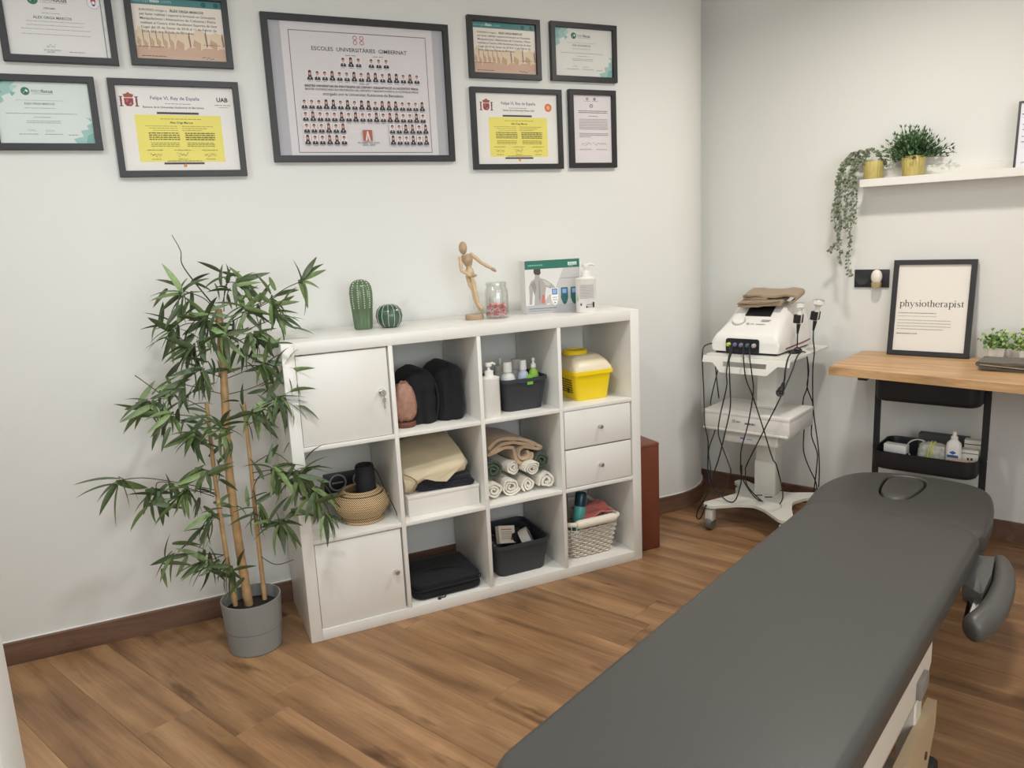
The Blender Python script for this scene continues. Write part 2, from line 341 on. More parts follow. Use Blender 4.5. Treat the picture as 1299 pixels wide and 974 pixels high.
pi, po = wall_path(.0004), wall_path(.0125); n = min(len(pi), len(po)); mb = MB(); mb.add(*band(pi[:n], po[:n], 0, .088)); struct('baseboard_back', mb, M_base)
caulk = MB(); pi2, po2 = wall_path(.0003), wall_path(.006); n = min(len(pi2), len(po2)); caulk.add(*band(pi2[:n], po2[:n], .0882, .0915, .001)); struct('trim_1', caulk, mat('caulk', s2l(240, 238, 232), .5))
mb = MB(); Q = [WP(-.62, 0, 0), WP(5.2, 0, 0), WP(5.2, -.12, 0), WP(-.62, -.12, 0)]; mb.prism([(q.x, q.y) for q in Q], 0, CEIL, 'z'); struct('wall_right', mb, M_wall)
mb = MB(); ai = [WP(a, .0004, 0).to_2d() for a in (.30, 5.2)]; ao = [WP(a, .014, 0).to_2d() for a in (.30, 5.2)]; mb.add(*band(ai, ao, 0, .088)); struct('baseboard_right', mb, M_base)
mb = MB(); mb.box(XL-.12, XL, YF-.1, YB, 0, CEIL); struct('wall_left', mb, M_wall)
mb = MB(); mb.box(XL-.12, 4.6, YF-.12, YF, 0, CEIL); struct('wall_front', mb, M_wall)
mb = MB(); mb.box(-1.9, 4.6, -3.9, 1.2, CEIL, CEIL+.1); struct('ceiling', mb, mat('ceiling_paint', s2l(236, 235, 230), .8))
# white jamb beside the viewer (its vertical edge shows at the lower left)
e = PY(10, 846, -1.20); mb = MB(); mb.rbox(XL, e.x, -1.35, -1.20, 0, CEIL, .006, 2); struct('wall_side', mb, M_wall)
# unseen window added in the wall behind the viewer to light the room
WX0, WX1, WZ0, WZ1 = -.9, 1.5, .9, 2.3; b = MB()
for q in ((WX0-.05, WX1+.05, WZ0-.05, WZ0), (WX0-.05, WX1+.05, WZ1, WZ1+.05), (WX0-.05, WX0, WZ0, WZ1), (WX1, WX1+.05, WZ0, WZ1), ((WX0+WX1)/2-.03, (WX0+WX1)/2+.03, WZ0, WZ1)): b.box(q[0], q[1], YF+.001, YF+.05, q[2], q[3])
wn = struct('added_window', b, M_whitep)
sk = mat('window_fill_glow', (.8, .9, 1), .3); bs = sk.node_tree.nodes['Principled BSDF']; bs.inputs['Emission Color'].default_value = (.85, .93, 1, 1); bs.inputs['Emission Strength'].default_value = 1.2  # sheet made to glow like daylight in the added window
b = MB(); b.box(WX0, WX1, YF+.002, YF+.006, WZ0, WZ1); b.build('pane', sk, wn)
la = bpy.data.lights.new('window_fill_light', 'AREA'); la.shape = 'RECTANGLE'; la.size = WX1-WX0; la.size_y = WZ1-WZ0; la.energy = WINL[0]; la.color = WINL[1]
lo = bpy.data.objects.new('window_fill_light', la); C.objects.link(lo); lo.location = ((WX0+WX1)/2, YF+.06, (WZ0+WZ1)/2); lo.rotation_euler = (R(90), 0, 0)
# ceiling downlights; the two over and behind the table are added for light
for i, ((x, y), pw, col) in enumerate(LIGHTS):
    t = thing('ceiling_downlight', ['round white recessed downlight in the ceiling above the desk corner', 'round white recessed downlight in the ceiling above the potted bamboo', 'round white recessed downlight added to the ceiling over the foot of the massage table', 'round white recessed downlight added to the ceiling by the right wall behind the table', 'round white recessed downlight in the ceiling in the corner left of the bamboo'][i], 'ceiling lamp', (x, y, CEIL), 0, 'round ceiling downlights')
    b = MB(); b.lathe([(.095, 0), (.125, 0), (.125, -.006), (.118, -.012), (.095, -.008)], 32, cap0=False, cap1=False); b.build('trim_ring', M_whitep, t)
    em = mat('lamp_glow_%d' % i, col, .5); bs = em.node_tree.nodes['Principled BSDF']; bs.inputs['Emission Color'].default_value = (*col, 1); bs.inputs['Emission Strength'].default_value = 6
    b = MB(); b.lathe([(.001, -.001), (.095, -.001)], 32, cap1=False); b.build('diffuser', em, t)
    la = bpy.data.lights.new('downlight', 'AREA'); la.shape = 'DISK'; la.size = .19; la.energy = pw; la.color = col; la.spread = R(165)
    lo = bpy.data.objects.new('lamp', la); C.objects.link(lo); lo.parent = t; lo.location = (0, 0, -.014)

# ================================================================= cube shelf unit
T_, D_, CE, W_, H_, DP = .043, .016, .334, 1.47, 1.12, .388
def cx0(i): return T_+i*(CE+D_)
def cz0(j): return T_+(2-j)*(CE+D_)     # j = 0 top row
KX = thing('cube_shelf_unit', 'white cube shelf unit of four columns and three rows against the wall', 'shelf unit', (W_/2, DP/2, 0))
def kpart(name, x0, x1, z0, z1, y0=0, y1=DP, r=.0012, m=M_white):
    b = MB(); b.rbox(x0, x1, y0, y1, z0, z1, r, 2); return b.build(name, m, KX, world=True)
kpart('top_panel', T_, W_-T_, H_-T_, H_); kpart('bottom_panel', T_, W_-T_, 0, T_)
kpart('side_panel', 0, T_-.0003, 0, H_); kpart('side_panel', W_-T_+.0003, W_, 0, H_)
for i in (1, 2, 3): kpart('divider', cx0(i)-D_, cx0(i), T_, H_-T_)
for i in range(4):
    for j in (0, 1): kpart('shelf_board', cx0(i), cx0(i)+CE, cz0(j)-D_, cz0(j), .001, DP)
def knob(parent, x, z, y=.004, r=.0105):
    b = MB(); b.lathe([(.005, 0), (.0045, .008), (.006, .012), (r, .016), (r, .021), (r*.8, .0245), (.001, .025)], 18, X=Matrix.Translation((x, y, z)) @ Matrix.Rotation(R(90), 4, 'X')); return b.build('knob', M_steel, parent, world=True)
def kdoor(i, j):
    x, z = cx0(i), cz0(j); g = .0022
    b = MB(); b.box(x+g, x+CE-g, .03, .36, z+g, z+g+.012).box(x+g, x+CE-g, .03, .36, z+CE-g-.012, z+CE-g).box(x+g, x+g+.012, .03, .36, z+g+.012, z+CE-g-.012).box(x+CE-g-.012, x+CE-g, .03, .36, z+g+.012, z+CE-g-.012).box(x+g, x+CE-g, .36, .366, z+g, z+CE-g)
    b.build('insert_body', M_white, KX, world=True)
    return kpart('door', x+g, x+CE-g-.004, z+g, z+CE-g-.003, .006, .024)
d = kdoor(0, 0); XF[d.name] = XF[KX.name]
lk = PY(484.5, 497.5, .0)
b = MB(); X = Matrix.Translation((lk.x, .006, lk.z)) @ Matrix.Rotation(R(90), 4, 'X'); b.lathe([(.0135, 0), (.0135, .004), (.0115, .007), (.009, .007), (.009, .010), (.001, .010)], 24, X=X); b.build('lock', M_chrome, d, world=True)
b = MB(); b.box(lk.x-.0012, lk.x+.0012, -.022, -.004, lk.z-.004, lk.z+.004); b.prism(rrect(lk.x-.010, lk.x+.010, lk.z-.011, lk.z+.011, .009, 6), -.024, -.021)
b.tube([(lk.x, -.0225, lk.z-.009), (lk.x+.002, -.02, lk.z-.016), (lk.x+.003, -.016, lk.z-.022)], .0015, 6)
b.prism(rpoly([(lk.x-.003, lk.z-.02), (lk.x+.009, lk.z-.02), (lk.x+.0085, lk.z-.033), (lk.x+.005, lk.z-.036), (lk.x+.0045, lk.z-.058), (lk.x+.002, lk.z-.061), (lk.x, lk.z-.056), (lk.x, lk.z-.036), (lk.x-.003, lk.z-.033)], .002, 2), -.017, -.015); b.build('key', M_chrome, d, world=True)
d = kdoor(0, 2); q = PY(503, 724.5, 0); knob(d, q.x, q.z, .006)
x, z = cx0(3), cz0(1); g = .002
b = MB(); b.box(x+g, x+CE-g, .03, .36, z+g, z+g+.01).box(x+g, x+g+.012, .03, .36, z+g, z+CE-g).box(x+CE-g-.012, x+CE-g, .03, .36, z+g, z+CE-g).box(x+g, x+CE-g, .36, .366, z+g, z+CE-g).box(x+g+.012, x+CE-g-.012, .03, .36, z+CE-g-.01, z+CE-g); b.build('insert_body', M_white, KX, world=True)
for k in (0, 1):
    zz = z+g+k*(CE/2); dr = kpart('drawer', x+g+.003, x+CE-g-.004, zz+.002, zz+CE/2-g-.002, .003, .020); XF[dr.name] = XF[KX.name]
    knob(dr, x+CE/2+.003, zz+CE/4-.002, .003, .0095)

# ================================================================= framed certificates on the back wall
INK = (70, 68, 70); GREY = (128, 126, 128)
def frame(label, x0, x1, z0, z1, fn, bar=.0215, group='framed certificates on the wall', depth=.022, paper=(226, 224, 222), loc=None, rz=0, tilt=0, name='framed_certificate'):
    w, h = x1-x0, z1-z0; t = thing(name, label, 'picture frame', loc or ((x0+x1)/2, YB-.001, z0), rz, group)
    if tilt: t.rotation_euler = (tilt, 0, rz)
    b = MB(); o_, i_ = [(-w/2, 0), (w/2, 0), (w/2, h), (-w/2, h)], [(-w/2+bar, bar), (w/2-bar, bar), (w/2-bar, h-bar), (-w/2+bar, h-bar)]
    prof = [(o_, 0), (o_, -depth+.001), ([(p[0]+(.001 if p[0] < 0 else -.001), p[1]+(.001 if p[1] < h/2 else -.001)) for p in o_], -depth), ([(p[0]-(.001 if p[0] < 0 else -.001), p[1]-(.001 if p[1] < h/2 else -.001)) for p in i_], -depth), (i_, -depth+.0015), (i_, 0)]
    b.loft([[(p[0], y, p[1]) for p in ring] for ring, y in prof], m=0, sm=False, closed=True); b.build('frame', M_black, t)
    pw, ph = w-2*bar, h-2*bar
    b = MB(); b.box(-pw/2, pw/2, -.009, -.004, bar, bar+ph); pp = b.build('paper', flat(*paper), t)
    pr = Print(pw, ph, Matrix.Translation((0, -.0091, bar))); fn(pr); pr.build('print', pp)
    b = MB(); b.box(-pw/2, pw/2, -.0142, -.0130, bar, bar+ph); b.build('glass_pane', M_pane, t)
    return t
TEAL, MINT, PALE = (72, 132, 132), (160, 197, 187), (215, 224, 219)
def logo_fisio(p, x, z, s, dark=INK):
    p.disc(x-s*.36, z+.02, s*.13, (58, 120, 100)); p.poly([(x-s*.42, z-.01), (x-s*.33, z+.055), (x-s*.27, z+.02), (x-s*.36, z-.012)], (226, 234, 230)); p.poly([(x-s*.40, z-.01), (x-s*.36, z+.03), (x-s*.31, z), (x-s*.36, z-.025)], (34, 92, 76))
    p.text('FISIO', x-s*.04, z, s*.28, (104, 130, 122), .0); p.text('focus', x+s*.27, z, s*.33, dark, .02)
    p.rect(x-s*.18, z-.022, x+s*.44, z-.017, GREY)
def cert_white(p):
    logo_fisio(p, .44, .845, .42); p.disc(.89, .87, .07, (196, 196, 200)); p.disc(.89, .87, .06, (232, 230, 230)); p.rect(.865, .88, .915, .93, (190, 70, 80)); p.poly([(.865, .89), (.915, .89), (.905, .83), (.89, .815), (.875, .83)], (74, 72, 100)); p.disc(.89, .87, .018, (236, 234, 232))
    p.text('DIPLOMA', .445, .725, .11, INK, .01); p.line(.36, .54, .66, GREY, .007); p.text('ÀLEX ORGA MARCOS', .46, .575, .38, (112, 110, 112), .02)
    for z, a, b in ((.53, .2, .77), (.47, .2, .76), (.41, .14, .82), (.33, .14, .82)): p.line(a, b, z, (168, 166, 168), .009)
    p.squig(.36, .45, .16, .05, GREY, 4); p.line(.33, .5, .09, GREY, .009); p.line(.58, .74, .07, GREY, .009); p.line(.36, .44, .06, GREY, .009); p.rect(.955, 0, .962, 1, (90, 120, 120))
def cert_mint(p, orient=0):
    p.rect(0, 0, 1, 1, PALE if not orient else (222, 222, 216)); rn = random.Random(3)
    for i in range(14):
        x, z = rn.uniform(-.02, .22), rn.uniform(.62, 1.0)
        if x+(1-z)*.7 > .30: continue
        q = rn.uniform(.05, .11); c = [(152, 192, 184), (176, 208, 200), (130, 178, 172)][i % 3]; P = [(x, z), (x+q, z-.02), (x+q*.4, z-q*1.2)]; p.poly([(max(0, a), min(1, b_)) for a, b_ in P], c)
    p.poly([(0, 1), (.24, 1), (.16, .9), (.20, .84), (.08, .76), (.10, .68), (0, .60)], (158, 196, 188)); p.poly([(0, 1), (.13, 1), (.06, .9), (.10, .82), (0, .76)], (134, 180, 174))
    p.poly([(1, 0), (1, .36), (.93, .30), (.95, .24), (.86, .22), (.88, .12), (.77, .08), (.80, 0)], (158, 196, 188)); p.poly([(1, 0), (1, .18), (.93, .14), (.90, 0)], (128, 176, 168)); p.poly([(.93, .44), (.99, .36), (.99, .42)], (158, 196, 188))
    logo_fisio(p, .46, .83, .36); p.line(.22, .72, .70, (170, 176, 174), .008); p.text('ÀLEX ORGA MARCOS', .46, .635, .32, (124, 130, 130), .02); p.line(.3, .62, .575, (150, 158, 156), .009)
    p.line(.1, .84, .485, (150, 158, 156), .010); p.line(.38, .56, .425, (150, 158, 156), .009); p.line(.3, .66, .365, (156, 162, 160), .009); p.line(.3, .66, .335, (156, 162, 160), .009)
    p.squig(.3, .38, .22, .05, GREY, 8, .003); p.line(.2, .4, .15, GREY, .008); p.squig(.48, .58, .21, .05, GREY, 9, .003); p.line(.47, .66, .15, GREY, .008); p.line(.72, .82, .14, GREY, .008)
def cert_spine(p):
    p.rect(0, 0, 1, 1, (226, 208, 186)); p.rect(0, .46, 1, .88, (234, 227, 216)); p.rect(0, .05, 1, .22, (204, 170, 148)); p.rect(0, .0, 1, .07, (206, 178, 156)); rn = random.Random(2)
    for i in range(9):   # vertebrae
        x = .02+i*.072 if i < 6 else .44+(i-6)*.19; w_ = .075 if i < 6 else .17; z0, z1 = .16+rn.uniform(0, .05), .46+rn.uniform(-.03, .05)
        p.poly([(x, z0+.05), (x+w_*.5, z0-.02), (min(1, x+w_), z0+.06), (min(1, x+w_*.9), z1-.03), (x+w_*.45, z1+.03), (x+w_*.05, z1-.06)], (224, 204, 176)); p.poly([(x, z0+.05), (x+w_*.5, z0-.02), (x+w_*.55, z0+.10), (x+w_*.12, z0+.16)], (196, 164, 134))
        p.poly([(x+w_*.86, z1-.06), (min(1, x+w_*.95), z1+.02), (min(1, x+w_*1.02), z0+.06), (min(1, x+w_*.92), z0+.03)], (150, 116, 90))
    p.rect(0, .885, 1, 1, TEAL); p.text('europa', .12, .925, .2, (150, 190, 190), .0, .055); p.text('fisio', .26, .925, .10, (230, 240, 240), .02, .055); p.text('.com', .38, .925, .12, (150, 190, 190), 0, .055)
    p.disc(.80, .94, .03, (44, 96, 96)); p.disc(.94, .94, .03, (44, 96, 96))
    p.text('EUROFISIO otorgan a', .23, .785, .30, (84, 78, 74), .01, .035); p.text('ÀLEX ORGA MARCOS', .60, .785, .38, INK, .03)
    for z, tx, a_, b_ in ((.715, 'per haver realitzat i superat la formació en Osteopatia', .08, .92), (.645, 'Manipulacions i Alteracions de Columna i Pelvis', .08, .92), (.575, "realitzat al Centre d'Alt Rendiment Esportiu de Sant", .08, .93), (.505, 'Cugat del 20 de Gener de 2018 al 11 de Febrer de', .08, .92), (.435, '2018, amb una durada de 60 hores.', .08, .66)): p.text(tx, (a_+b_)/2, z, b_-a_, (92, 86, 80), .012, .040)
    p.line(.05, .32, .05, INK, .012); p.squig(.72, .86, .05, .05, (60, 50, 50), 5); p.line(.75, .95, .27, (110, 90, 80), .008); p.line(.03, .3, .20, (110, 90, 80), .010)
def arms(p, x, z, s):
    red = (150, 58, 66); p.poly([(x-s*.5, z+s*.2), (x+s*.5, z+s*.2), (x+s*.5, z-s*.7), (x+s*.25, z-s*1.05), (x-s*.25, z-s*1.05), (x-s*.5, z-s*.7)], red); p.poly([(x-s*.32, z), (x, z), (x, z-s*.45), (x-s*.32, z-s*.45)], (178, 96, 92)); p.poly([(x, z-s*.45), (x+s*.32, z-s*.45), (x+s*.32, z-s*.85), (x, z-s*.85)], (178, 120, 96)); p.disc(x, z-s*.45, s*.12, (96, 60, 110))
    p.poly([(x-s*.45, z+s*.3), (x+s*.45, z+s*.3), (x+s*.6, z+s*.75), (x+s*.2, z+s*.9), (x, z+s*1.15), (x-s*.2, z+s*.9), (x-s*.6, z+s*.75)], (160, 84, 70))
    for sd in (-1, 1): p.rect(x+sd*s*.85-s*.1, z-s*1.0, x+sd*s*.85+s*.1, z+s*.35, (118, 74, 74)); p.rect(x+sd*s*.85-s*.22, z-s*1.1, x+sd*s*.85+s*.22, z-s*.95, (118, 74, 74)); p.rect(x+sd*s*.85-s*.2, z+s*.35, x+sd*s*.85+s*.2, z+s*.48, (118, 74, 74)); p.poly([(x+sd*s*.7, z-s*.3), (x+sd*s*1.0, z-s*.1), (x+sd*s*1.0, z), (x+sd*s*.7, z-s*.2)], red)
def cert_uni(p, second=False):
    p.rect(0, 0, 1, 1, (232, 229, 224)); arms(p, .10 if not second else .13, .84, .075 if not second else .075)
    p.text('Felipe VI, Rey de España', .49 if not second else .52, .845, .42, (72, 84, 140), .01); p.line(.4, .62, .795, GREY, .007)
    if not second:
        p.text('Rectora de la Universitat Autònoma de Barcelona', .47, .745, .52, INK, .015); p.text('UAB', .90, .835, .10, INK, .04); p.line(.83, .97, .79, GREY, .008); p.line(.86, .95, .765, GREY, .006)
    else:
        p.text('Rector de la Universitat Ramon Llull', .52, .755, .38, INK, .015); p.disc(.89, .815, .045, (214, 118, 70)); p.disc(.89, .815, .022, (236, 168, 120))
    p.rect(.13 if not second else .15, .105, .87, .665, (234, 222, 112)); p.rect(.32, .675, .68, .70, (66, 64, 64)); p.rect(.33, .075, .68, .098, (66, 64, 64)); p.disc(.51, .06, .018, (224, 150, 70), 5)
    p.line(.34, .70, .615, (150, 140, 70), .007); p.text('Alex Orga Marcos', .52, .565, .20, (90, 82, 40), .02)
    for x0 in (.21, .52):
        for k, z in enumerate((.53, .505, .48)): p.line(x0+(.0 if x0 > .4 else .03*k), x0+.27-(.05*k if x0 > .4 else 0), z, (150, 140, 70), .006, k)
        for k, z in enumerate((.445, .42, .395, .37)): p.line(x0+.02, x0+.28, z, (84, 76, 36), .011, k+5)
        for k, z in enumerate((.33, .31, .29)): p.line(x0+.03, x0+.27, z, (140, 130, 66), .007, k+9)
    for x, sd in ((.27, 1), (.5, 2), (.74, 3)): p.squig(x-.05, x+.05, .19, .05, (80, 74, 50), sd, .003); p.line(x-.07, x+.07, .245, (140, 130, 66), .006); p.line(x-.04, x+.04, .135, (140, 130, 66), .006)
    p.line(.36, .66, .112, (120, 110, 60), .007)
def portrait(p, x, z, w_, h_, rn):
    long_ = rn.random() < .35; hair = rn.choice([(44, 36, 36), (58, 44, 40), (36, 32, 34), (84, 62, 52)]); suit = rn.choice([(40, 40, 46), (52, 52, 58), (46, 44, 48)])
    p.rect(x, z, x+w_, z+h_, (222, 214, 214)); p.poly([(x+w_*.04, z), (x+w_*.96, z), (x+w_*.9, z+h_*.26), (x+w_*.62, z+h_*.36), (x+w_*.38, z+h_*.36), (x+w_*.1, z+h_*.26)], suit)
    p.poly([(x+w_*.4, z+h_*.34), (x+w_*.6, z+h_*.34), (x+w_*.5, z+h_*.06)], (216, 210, 210))
    if long_: p.poly([(x+w_*.24, z+h_*.28), (x+w_*.76, z+h_*.28), (x+w_*.72, z+h_*.9), (x+w_*.5, z+h_*.98), (x+w_*.28, z+h_*.9)], hair)
    else: p.disc(x+w_*.5, z+h_*.72, w_*.24, hair, 8)
    p.disc(x+w_*.5, z+h_*.60, w_*.19, (196, 146, 134), 8, 1.2)
def class_photo(p):
    p.rect(0, 0, 1, 1, (176, 176, 180)); p.rect(.065, 0, .935, 1, (214, 210, 212)); rn = random.Random(9)
    for a in ((.105, .022, .895, .028), (.105, .935, .895, .941), (.105, .022, .109, .941), (.891, .022, .895, .941)): p.rect(*a, (110, 106, 110))
    for x in (.474, .512):   # double-loop emblem
        for z in (.905, .870): 
            for k in range(8):
                t0, t1 = 2*math.pi*k/8, 2*math.pi*(k+1)/8; p.poly([(x+.013*math.cos(t0), z+.018*math.sin(t0)), (x+.013*math.cos(t1), z+.018*math.sin(t1)), (x+.009*math.cos(t1), z+.012*math.sin(t1)), (x+.009*math.cos(t0), z+.012*math.sin(t0))], (170, 80, 92))
    p.text('ESCOLES  UNIVERSITÀRIES  GIMBERNAT', .5, .798, .55, (70, 66, 72), .012, .03)
    pw = .036; ph = .076
    def row(xa, n, z, step=.0405):
        for i in range(n): portrait(p, xa+i*step, z, pw, ph, rn); p.line(xa+i*step+.006, xa+i*step+pw-.004, z-.012, (150, 146, 150), .005, i)
    p.line(.41, .47, .768, GREY, .005); p.line(.57, .63, .768, GREY, .005)
    row(.378, 3, .685, .044); row(.54, 3, .685, .044); row(.185, 16, .575, .0415); p.line(.48, .54, .552, GREY, .005)
    p.text("MÀSTER UNIVERSITARI EN FISIOTERÀPIA DE L'ESPORT I READAPTACIÓ A L'ACTIVITAT FÍSICA", .5, .524, .66, (86, 82, 88), .03)
    p.text("MÁSTER UNIVERSITARIO EN FISIOTERAPIA DEL DEPORTE Y READAPTACIÓN A LA ACTIVIDAD FÍSICA", .5, .499, .66, (120, 116, 120), .02)
    p.text('otorgado por la Universitat Autònoma de Barcelona', .5, .463, .47, (96, 92, 98), .01)
    row(.14, 18, .358); row(.14, 18, .265); row(.14, 6, .176, .041); row(.14, 6, .086, .041); row(.635, 6, .176, .041); row(.635, 6, .086, .041)
    p.rect(.475, .115, .53, .20, (170, 96, 78)); p.poly([(.488, .115), (.498, .115), (.503, .165), (.507, .115), (.518, .115), (.506, .19), (.500, .19)], (226, 214, 208)); p.line(.44, .57, .098, GREY, .006); p.text('2014 - 2015', .505, .077, .07, (110, 106, 110), .02)
def cert_list(p):
    p.rect(0, 0, 1, 1, (222, 216, 216)); p.disc(.38, .945, .035, (176, 150, 150)); p.disc(.57, .945, .035, (150, 120, 150)); p.line(.3, .46, .91, GREY, .006); p.line(.5, .66, .91, GREY, .006)
    for k in range(6): t = k*math.pi/3; p.disc(.48+.035*math.cos(t), .845+.02*math.sin(t), .018, (150, 148, 158))
    p.line(.14, .9, .765, INK, .009); p.line(.14, .9, .74, INK, .009); p.line(.4, .64, .69, GREY, .009)
    for k in range(7): p.line(.15, .9, .645-.024*k, (140, 136, 140), .007, k)
    for k in range(3): p.line(.15, .9 if k < 2 else .45, .435-.024*k, (140, 136, 140), .007, k)
    p.squig(.2, .45, .285, .06, GREY, 3, .003); p.squig(.5, .85, .285, .05, GREY, 6, .003); p.line(.15, .45, .2, GREY, .006); p.line(.58, .85, .2, GREY, .006)
frame('framed white diploma with a green leaf logo and a round seal', -.722, -.382, 2.089, 2.335, cert_white)
frame('framed spine certificate with teal header above the degree with UAB letters', -.343, -.006, 2.094, 2.34, cert_spine)
frame('framed pale green certificate with mint corners, hung left of the yellow-panelled degree', -.790, -.468, 1.808, 2.048, cert_mint)
frame('framed degree with coat of arms, yellow panel and black UAB letters', -.428, .001, 1.716, 2.047, cert_uni)
frame('large framed class photograph with rows of small portraits', .105, .837, 1.765, 2.297, class_photo, bar=.024, name='framed_photograph')
frame('small framed spine certificate with teal header, hung to the right of the class photograph', .925, 1.258, 2.100, 2.343, cert_spine)
frame('small framed pale certificate with mint corners above the narrow upright document', 1.309, 1.643, 2.103, 2.344, lambda p: cert_mint(p, 1))
frame('framed degree with coat of arms, yellow panel and an orange oval seal', .922, 1.352, 1.731, 2.064, lambda p: cert_uni(p, True))
frame('narrow upright framed document with grey text and signatures', 1.390, 1.632, 1.734, 2.069, cert_list)

# ================================================================= things on top of the shelf unit
TOP = H_
# tall ribbed cactus
gl = mat('green_glaze', s2l(90, 114, 84), .22, var=.12, scale=16, coat=.4); gd = mat('dark_green_glaze', s2l(58, 88, 70), .25, var=.1, scale=16, coat=.4); dot = mat('cream_dots', s2l(222, 224, 204), .5)
t = thing('cactus_ornament', 'tall ribbed green ceramic cactus with pale dots on the shelf unit top', 'ornament', (.352, .235, TOP))
b = MB(); NR = 12; prof = [(.030, 0), (.034, .006), (.036, .03), (.039, .07), (.0425, .11), (.0435, .14), (.041, .162), (.034, .178), (.022, .188), (.008, .192), (.001, .1925)]
b.lathe(prof, 72, mod=lambda a, z: 1+.055*math.cos(NR*a)); b.build('body', gl, t)
b = MB()
for k in range(NR):
    a = 2*math.pi*k/NR
    for s_ in range(13):
        z = .085+s_*.0085; r = 0
        for (r0, z0), (r1, z1) in zip(prof, prof[1:]):
            if z0 <= z <= z1: r = r0+(r1-r0)*(z-z0)/(z1-z0)
        b.sphere((r*1.055*math.cos(a), r*1.055*math.sin(a), z), .0022, 6, 4)
b.build('spine_dots', dot, t, kind='stuff')
t = thing('cactus_ornament', 'low round green ceramic cactus with pale ribs beside the tall one', 'ornament', (.452, .215, TOP))
b = MB(); NR = 13; prof = [(.020, 0), (.034, .004), (.046, .022), (.0505, .045), (.046, .068), (.033, .084), (.016, .0905), (.001, .091)]
b.lathe(prof, 78, mod=lambda a, z: 1+.045*abs(math.cos(NR*a/2))); b.build('body', gd, t)
b = MB()
for k in range(NR):
    a = 2*math.pi*k/NR; b.tube([((r*1.046)*math.cos(a), (r*1.046)*math.sin(a), z) for r, z in prof[1:]], .0008, 5)
b.build('rib_lines', dot, t)
# wooden mannequin
wd = mat('beech_wood', s2l(206, 180, 144), .45, var=.08, scale=40); wd2 = mat('darker_beech', s2l(180, 154, 124), .5, var=.08, scale=40)  # base, head, chest and hands use the darker beech tone
mp = lambda u, v, y=.215: PY(u, v, y)
base = PY(602, 404, .205); t = thing('artist_mannequin', 'jointed wooden artist mannequin posed on a round base', 'ornament', (base.x, .205, TOP))
def mseg(nm, a, b_, ra, rm, rb, m=wd, n=6):
    a, b_ = Vector(a), Vector(b_); k = 8; P = [a.lerp(b_, i/k) for i in range(k+1)]
    rr = [(ra*(1-i/k*2)+rm*i/k*2) if i <= k/2 else (rm*(2-i/k*2)+rb*(i/k*2-1)) for i in range(k+1)]
    q = MB(); q.tube(P, rr, 12); return q.build(nm, m, t, world=True)
def mball(nm, c, r, m=wd):
    q = MB(); q.sphere(c, r, 12, 8); return q.build(nm, m, t, world=True)
q = MB(); q.lathe([(.036, 0), (.038, .003), (.038, .018), (.035, .021), (.001, .021)], 32); q.build('base', wd2, t)
hd, nk, ch, wa, pe = mp(587, 312), mp(590, 322), mp(593, 331), mp(595, 341), mp(596, 350)
q = MB(); q.sphere(mp(587.2, 314.5), (.0165, .019, .026), 14, 10); q.build('head', wd2, t, world=True)
mseg('neck', mp(588, 320), mp(590, 325), .007, .007, .007)
mseg('chest', mp(591.5, 323), mp(594.5, 337), .021, .023, .014, wd2); mseg('waist', mp(594.5, 336), mp(595, 341), .011, .012, .011); mseg('pelvis', mp(595.3, 340.5), mp(596.3, 351), .015, .019, .016)
shR, shL = mp(583.5, 327.5, .20), mp(598, 322.5, .21)
for s_, el, ha, ft in ((shR, mp(585.5, 343.5, .19), mp(598, 350, .165), mp(605, 349, .15)), (shL, mp(611, 333.5, .20), mp(623, 340, .19), mp(629.5, 344, .185))):
    mball('joint', s_, .0078); mseg('upper_arm', s_, el, .006, .0085, .0065); mball('joint', el, .0068); mseg('forearm', el, ha, .0065, .0078, .005); mseg('hand', ha, ft, .005, .0075, .003, wd2)
for hp, kn, an, toe in ((mp(593, 351, .215), mp(600, 368, .21), mp(605.5, 388, .205), mp(613, 395, .19)), (mp(598.5, 351, .205), mp(602.5, 368, .195), mp(606.5, 385, .195), mp(612, 392, .18))):
    mball('joint', hp, .0082); mseg('thigh', hp, kn, .0075, .0115, .0075); mball('joint', kn, .0078); mseg('shin', kn, an, .0075, .0095, .0055); mball('joint', an, .0055); mseg('foot', an, toe, .006, .0085, .005)
q = MB(); q.tube([(base.x, .213, TOP+.02), (base.x, .214, TOP+.10), mp(597, 351, .222)], .0018, 8); q.build('support_rod', M_steel, t, world=True)
# jar of pink shreds
t = thing('glass_jar', 'clear glass jar part filled with pink and white pieces', 'jar', (.898, .178, TOP))
b = MB(); b.lathe([(.001, .0005), (.044, .0005), (.0475, .004), (.0485, .012), (.0485, .100), (.046, .116), (.0405, .126), (.0395, .131), (.0435, .134), (.0435, .144), (.041, .1465), (.0385, .1445), (.0385, .128), (.0445, .114), (.0465, .1), (.0465, .012), (.043, .006), (.001, .006)], 40, cap0=False, cap1=False); b.build('glass', M_jar, t)
pk = [flat(236, 110, 140), flat(250, 226, 228), flat(206, 52, 84), flat(240, 160, 174), flat(222, 150, 104)]; b = MB(); rn = random.Random(4)
for i in range(420):
    a, r = rn.uniform(0, 6.28), .0445*math.sqrt(rn.random()); z = rn.uniform(.009, .060)
    X = Matrix.Translation((r*math.cos(a)*.93, r*math.sin(a)*.93, z)) @ Matrix.Rotation(rn.uniform(0, 6), 4, 'Z') @ Matrix.Rotation(rn.uniform(0, 3), 4, 'X')
    b.box(-.006, .006, -.0016, .0016, -.0012, .0012, rn.choice((0, 0, 1, 1, 2, 3, 4)), X)
b.build('filling', pk, t, kind='stuff')
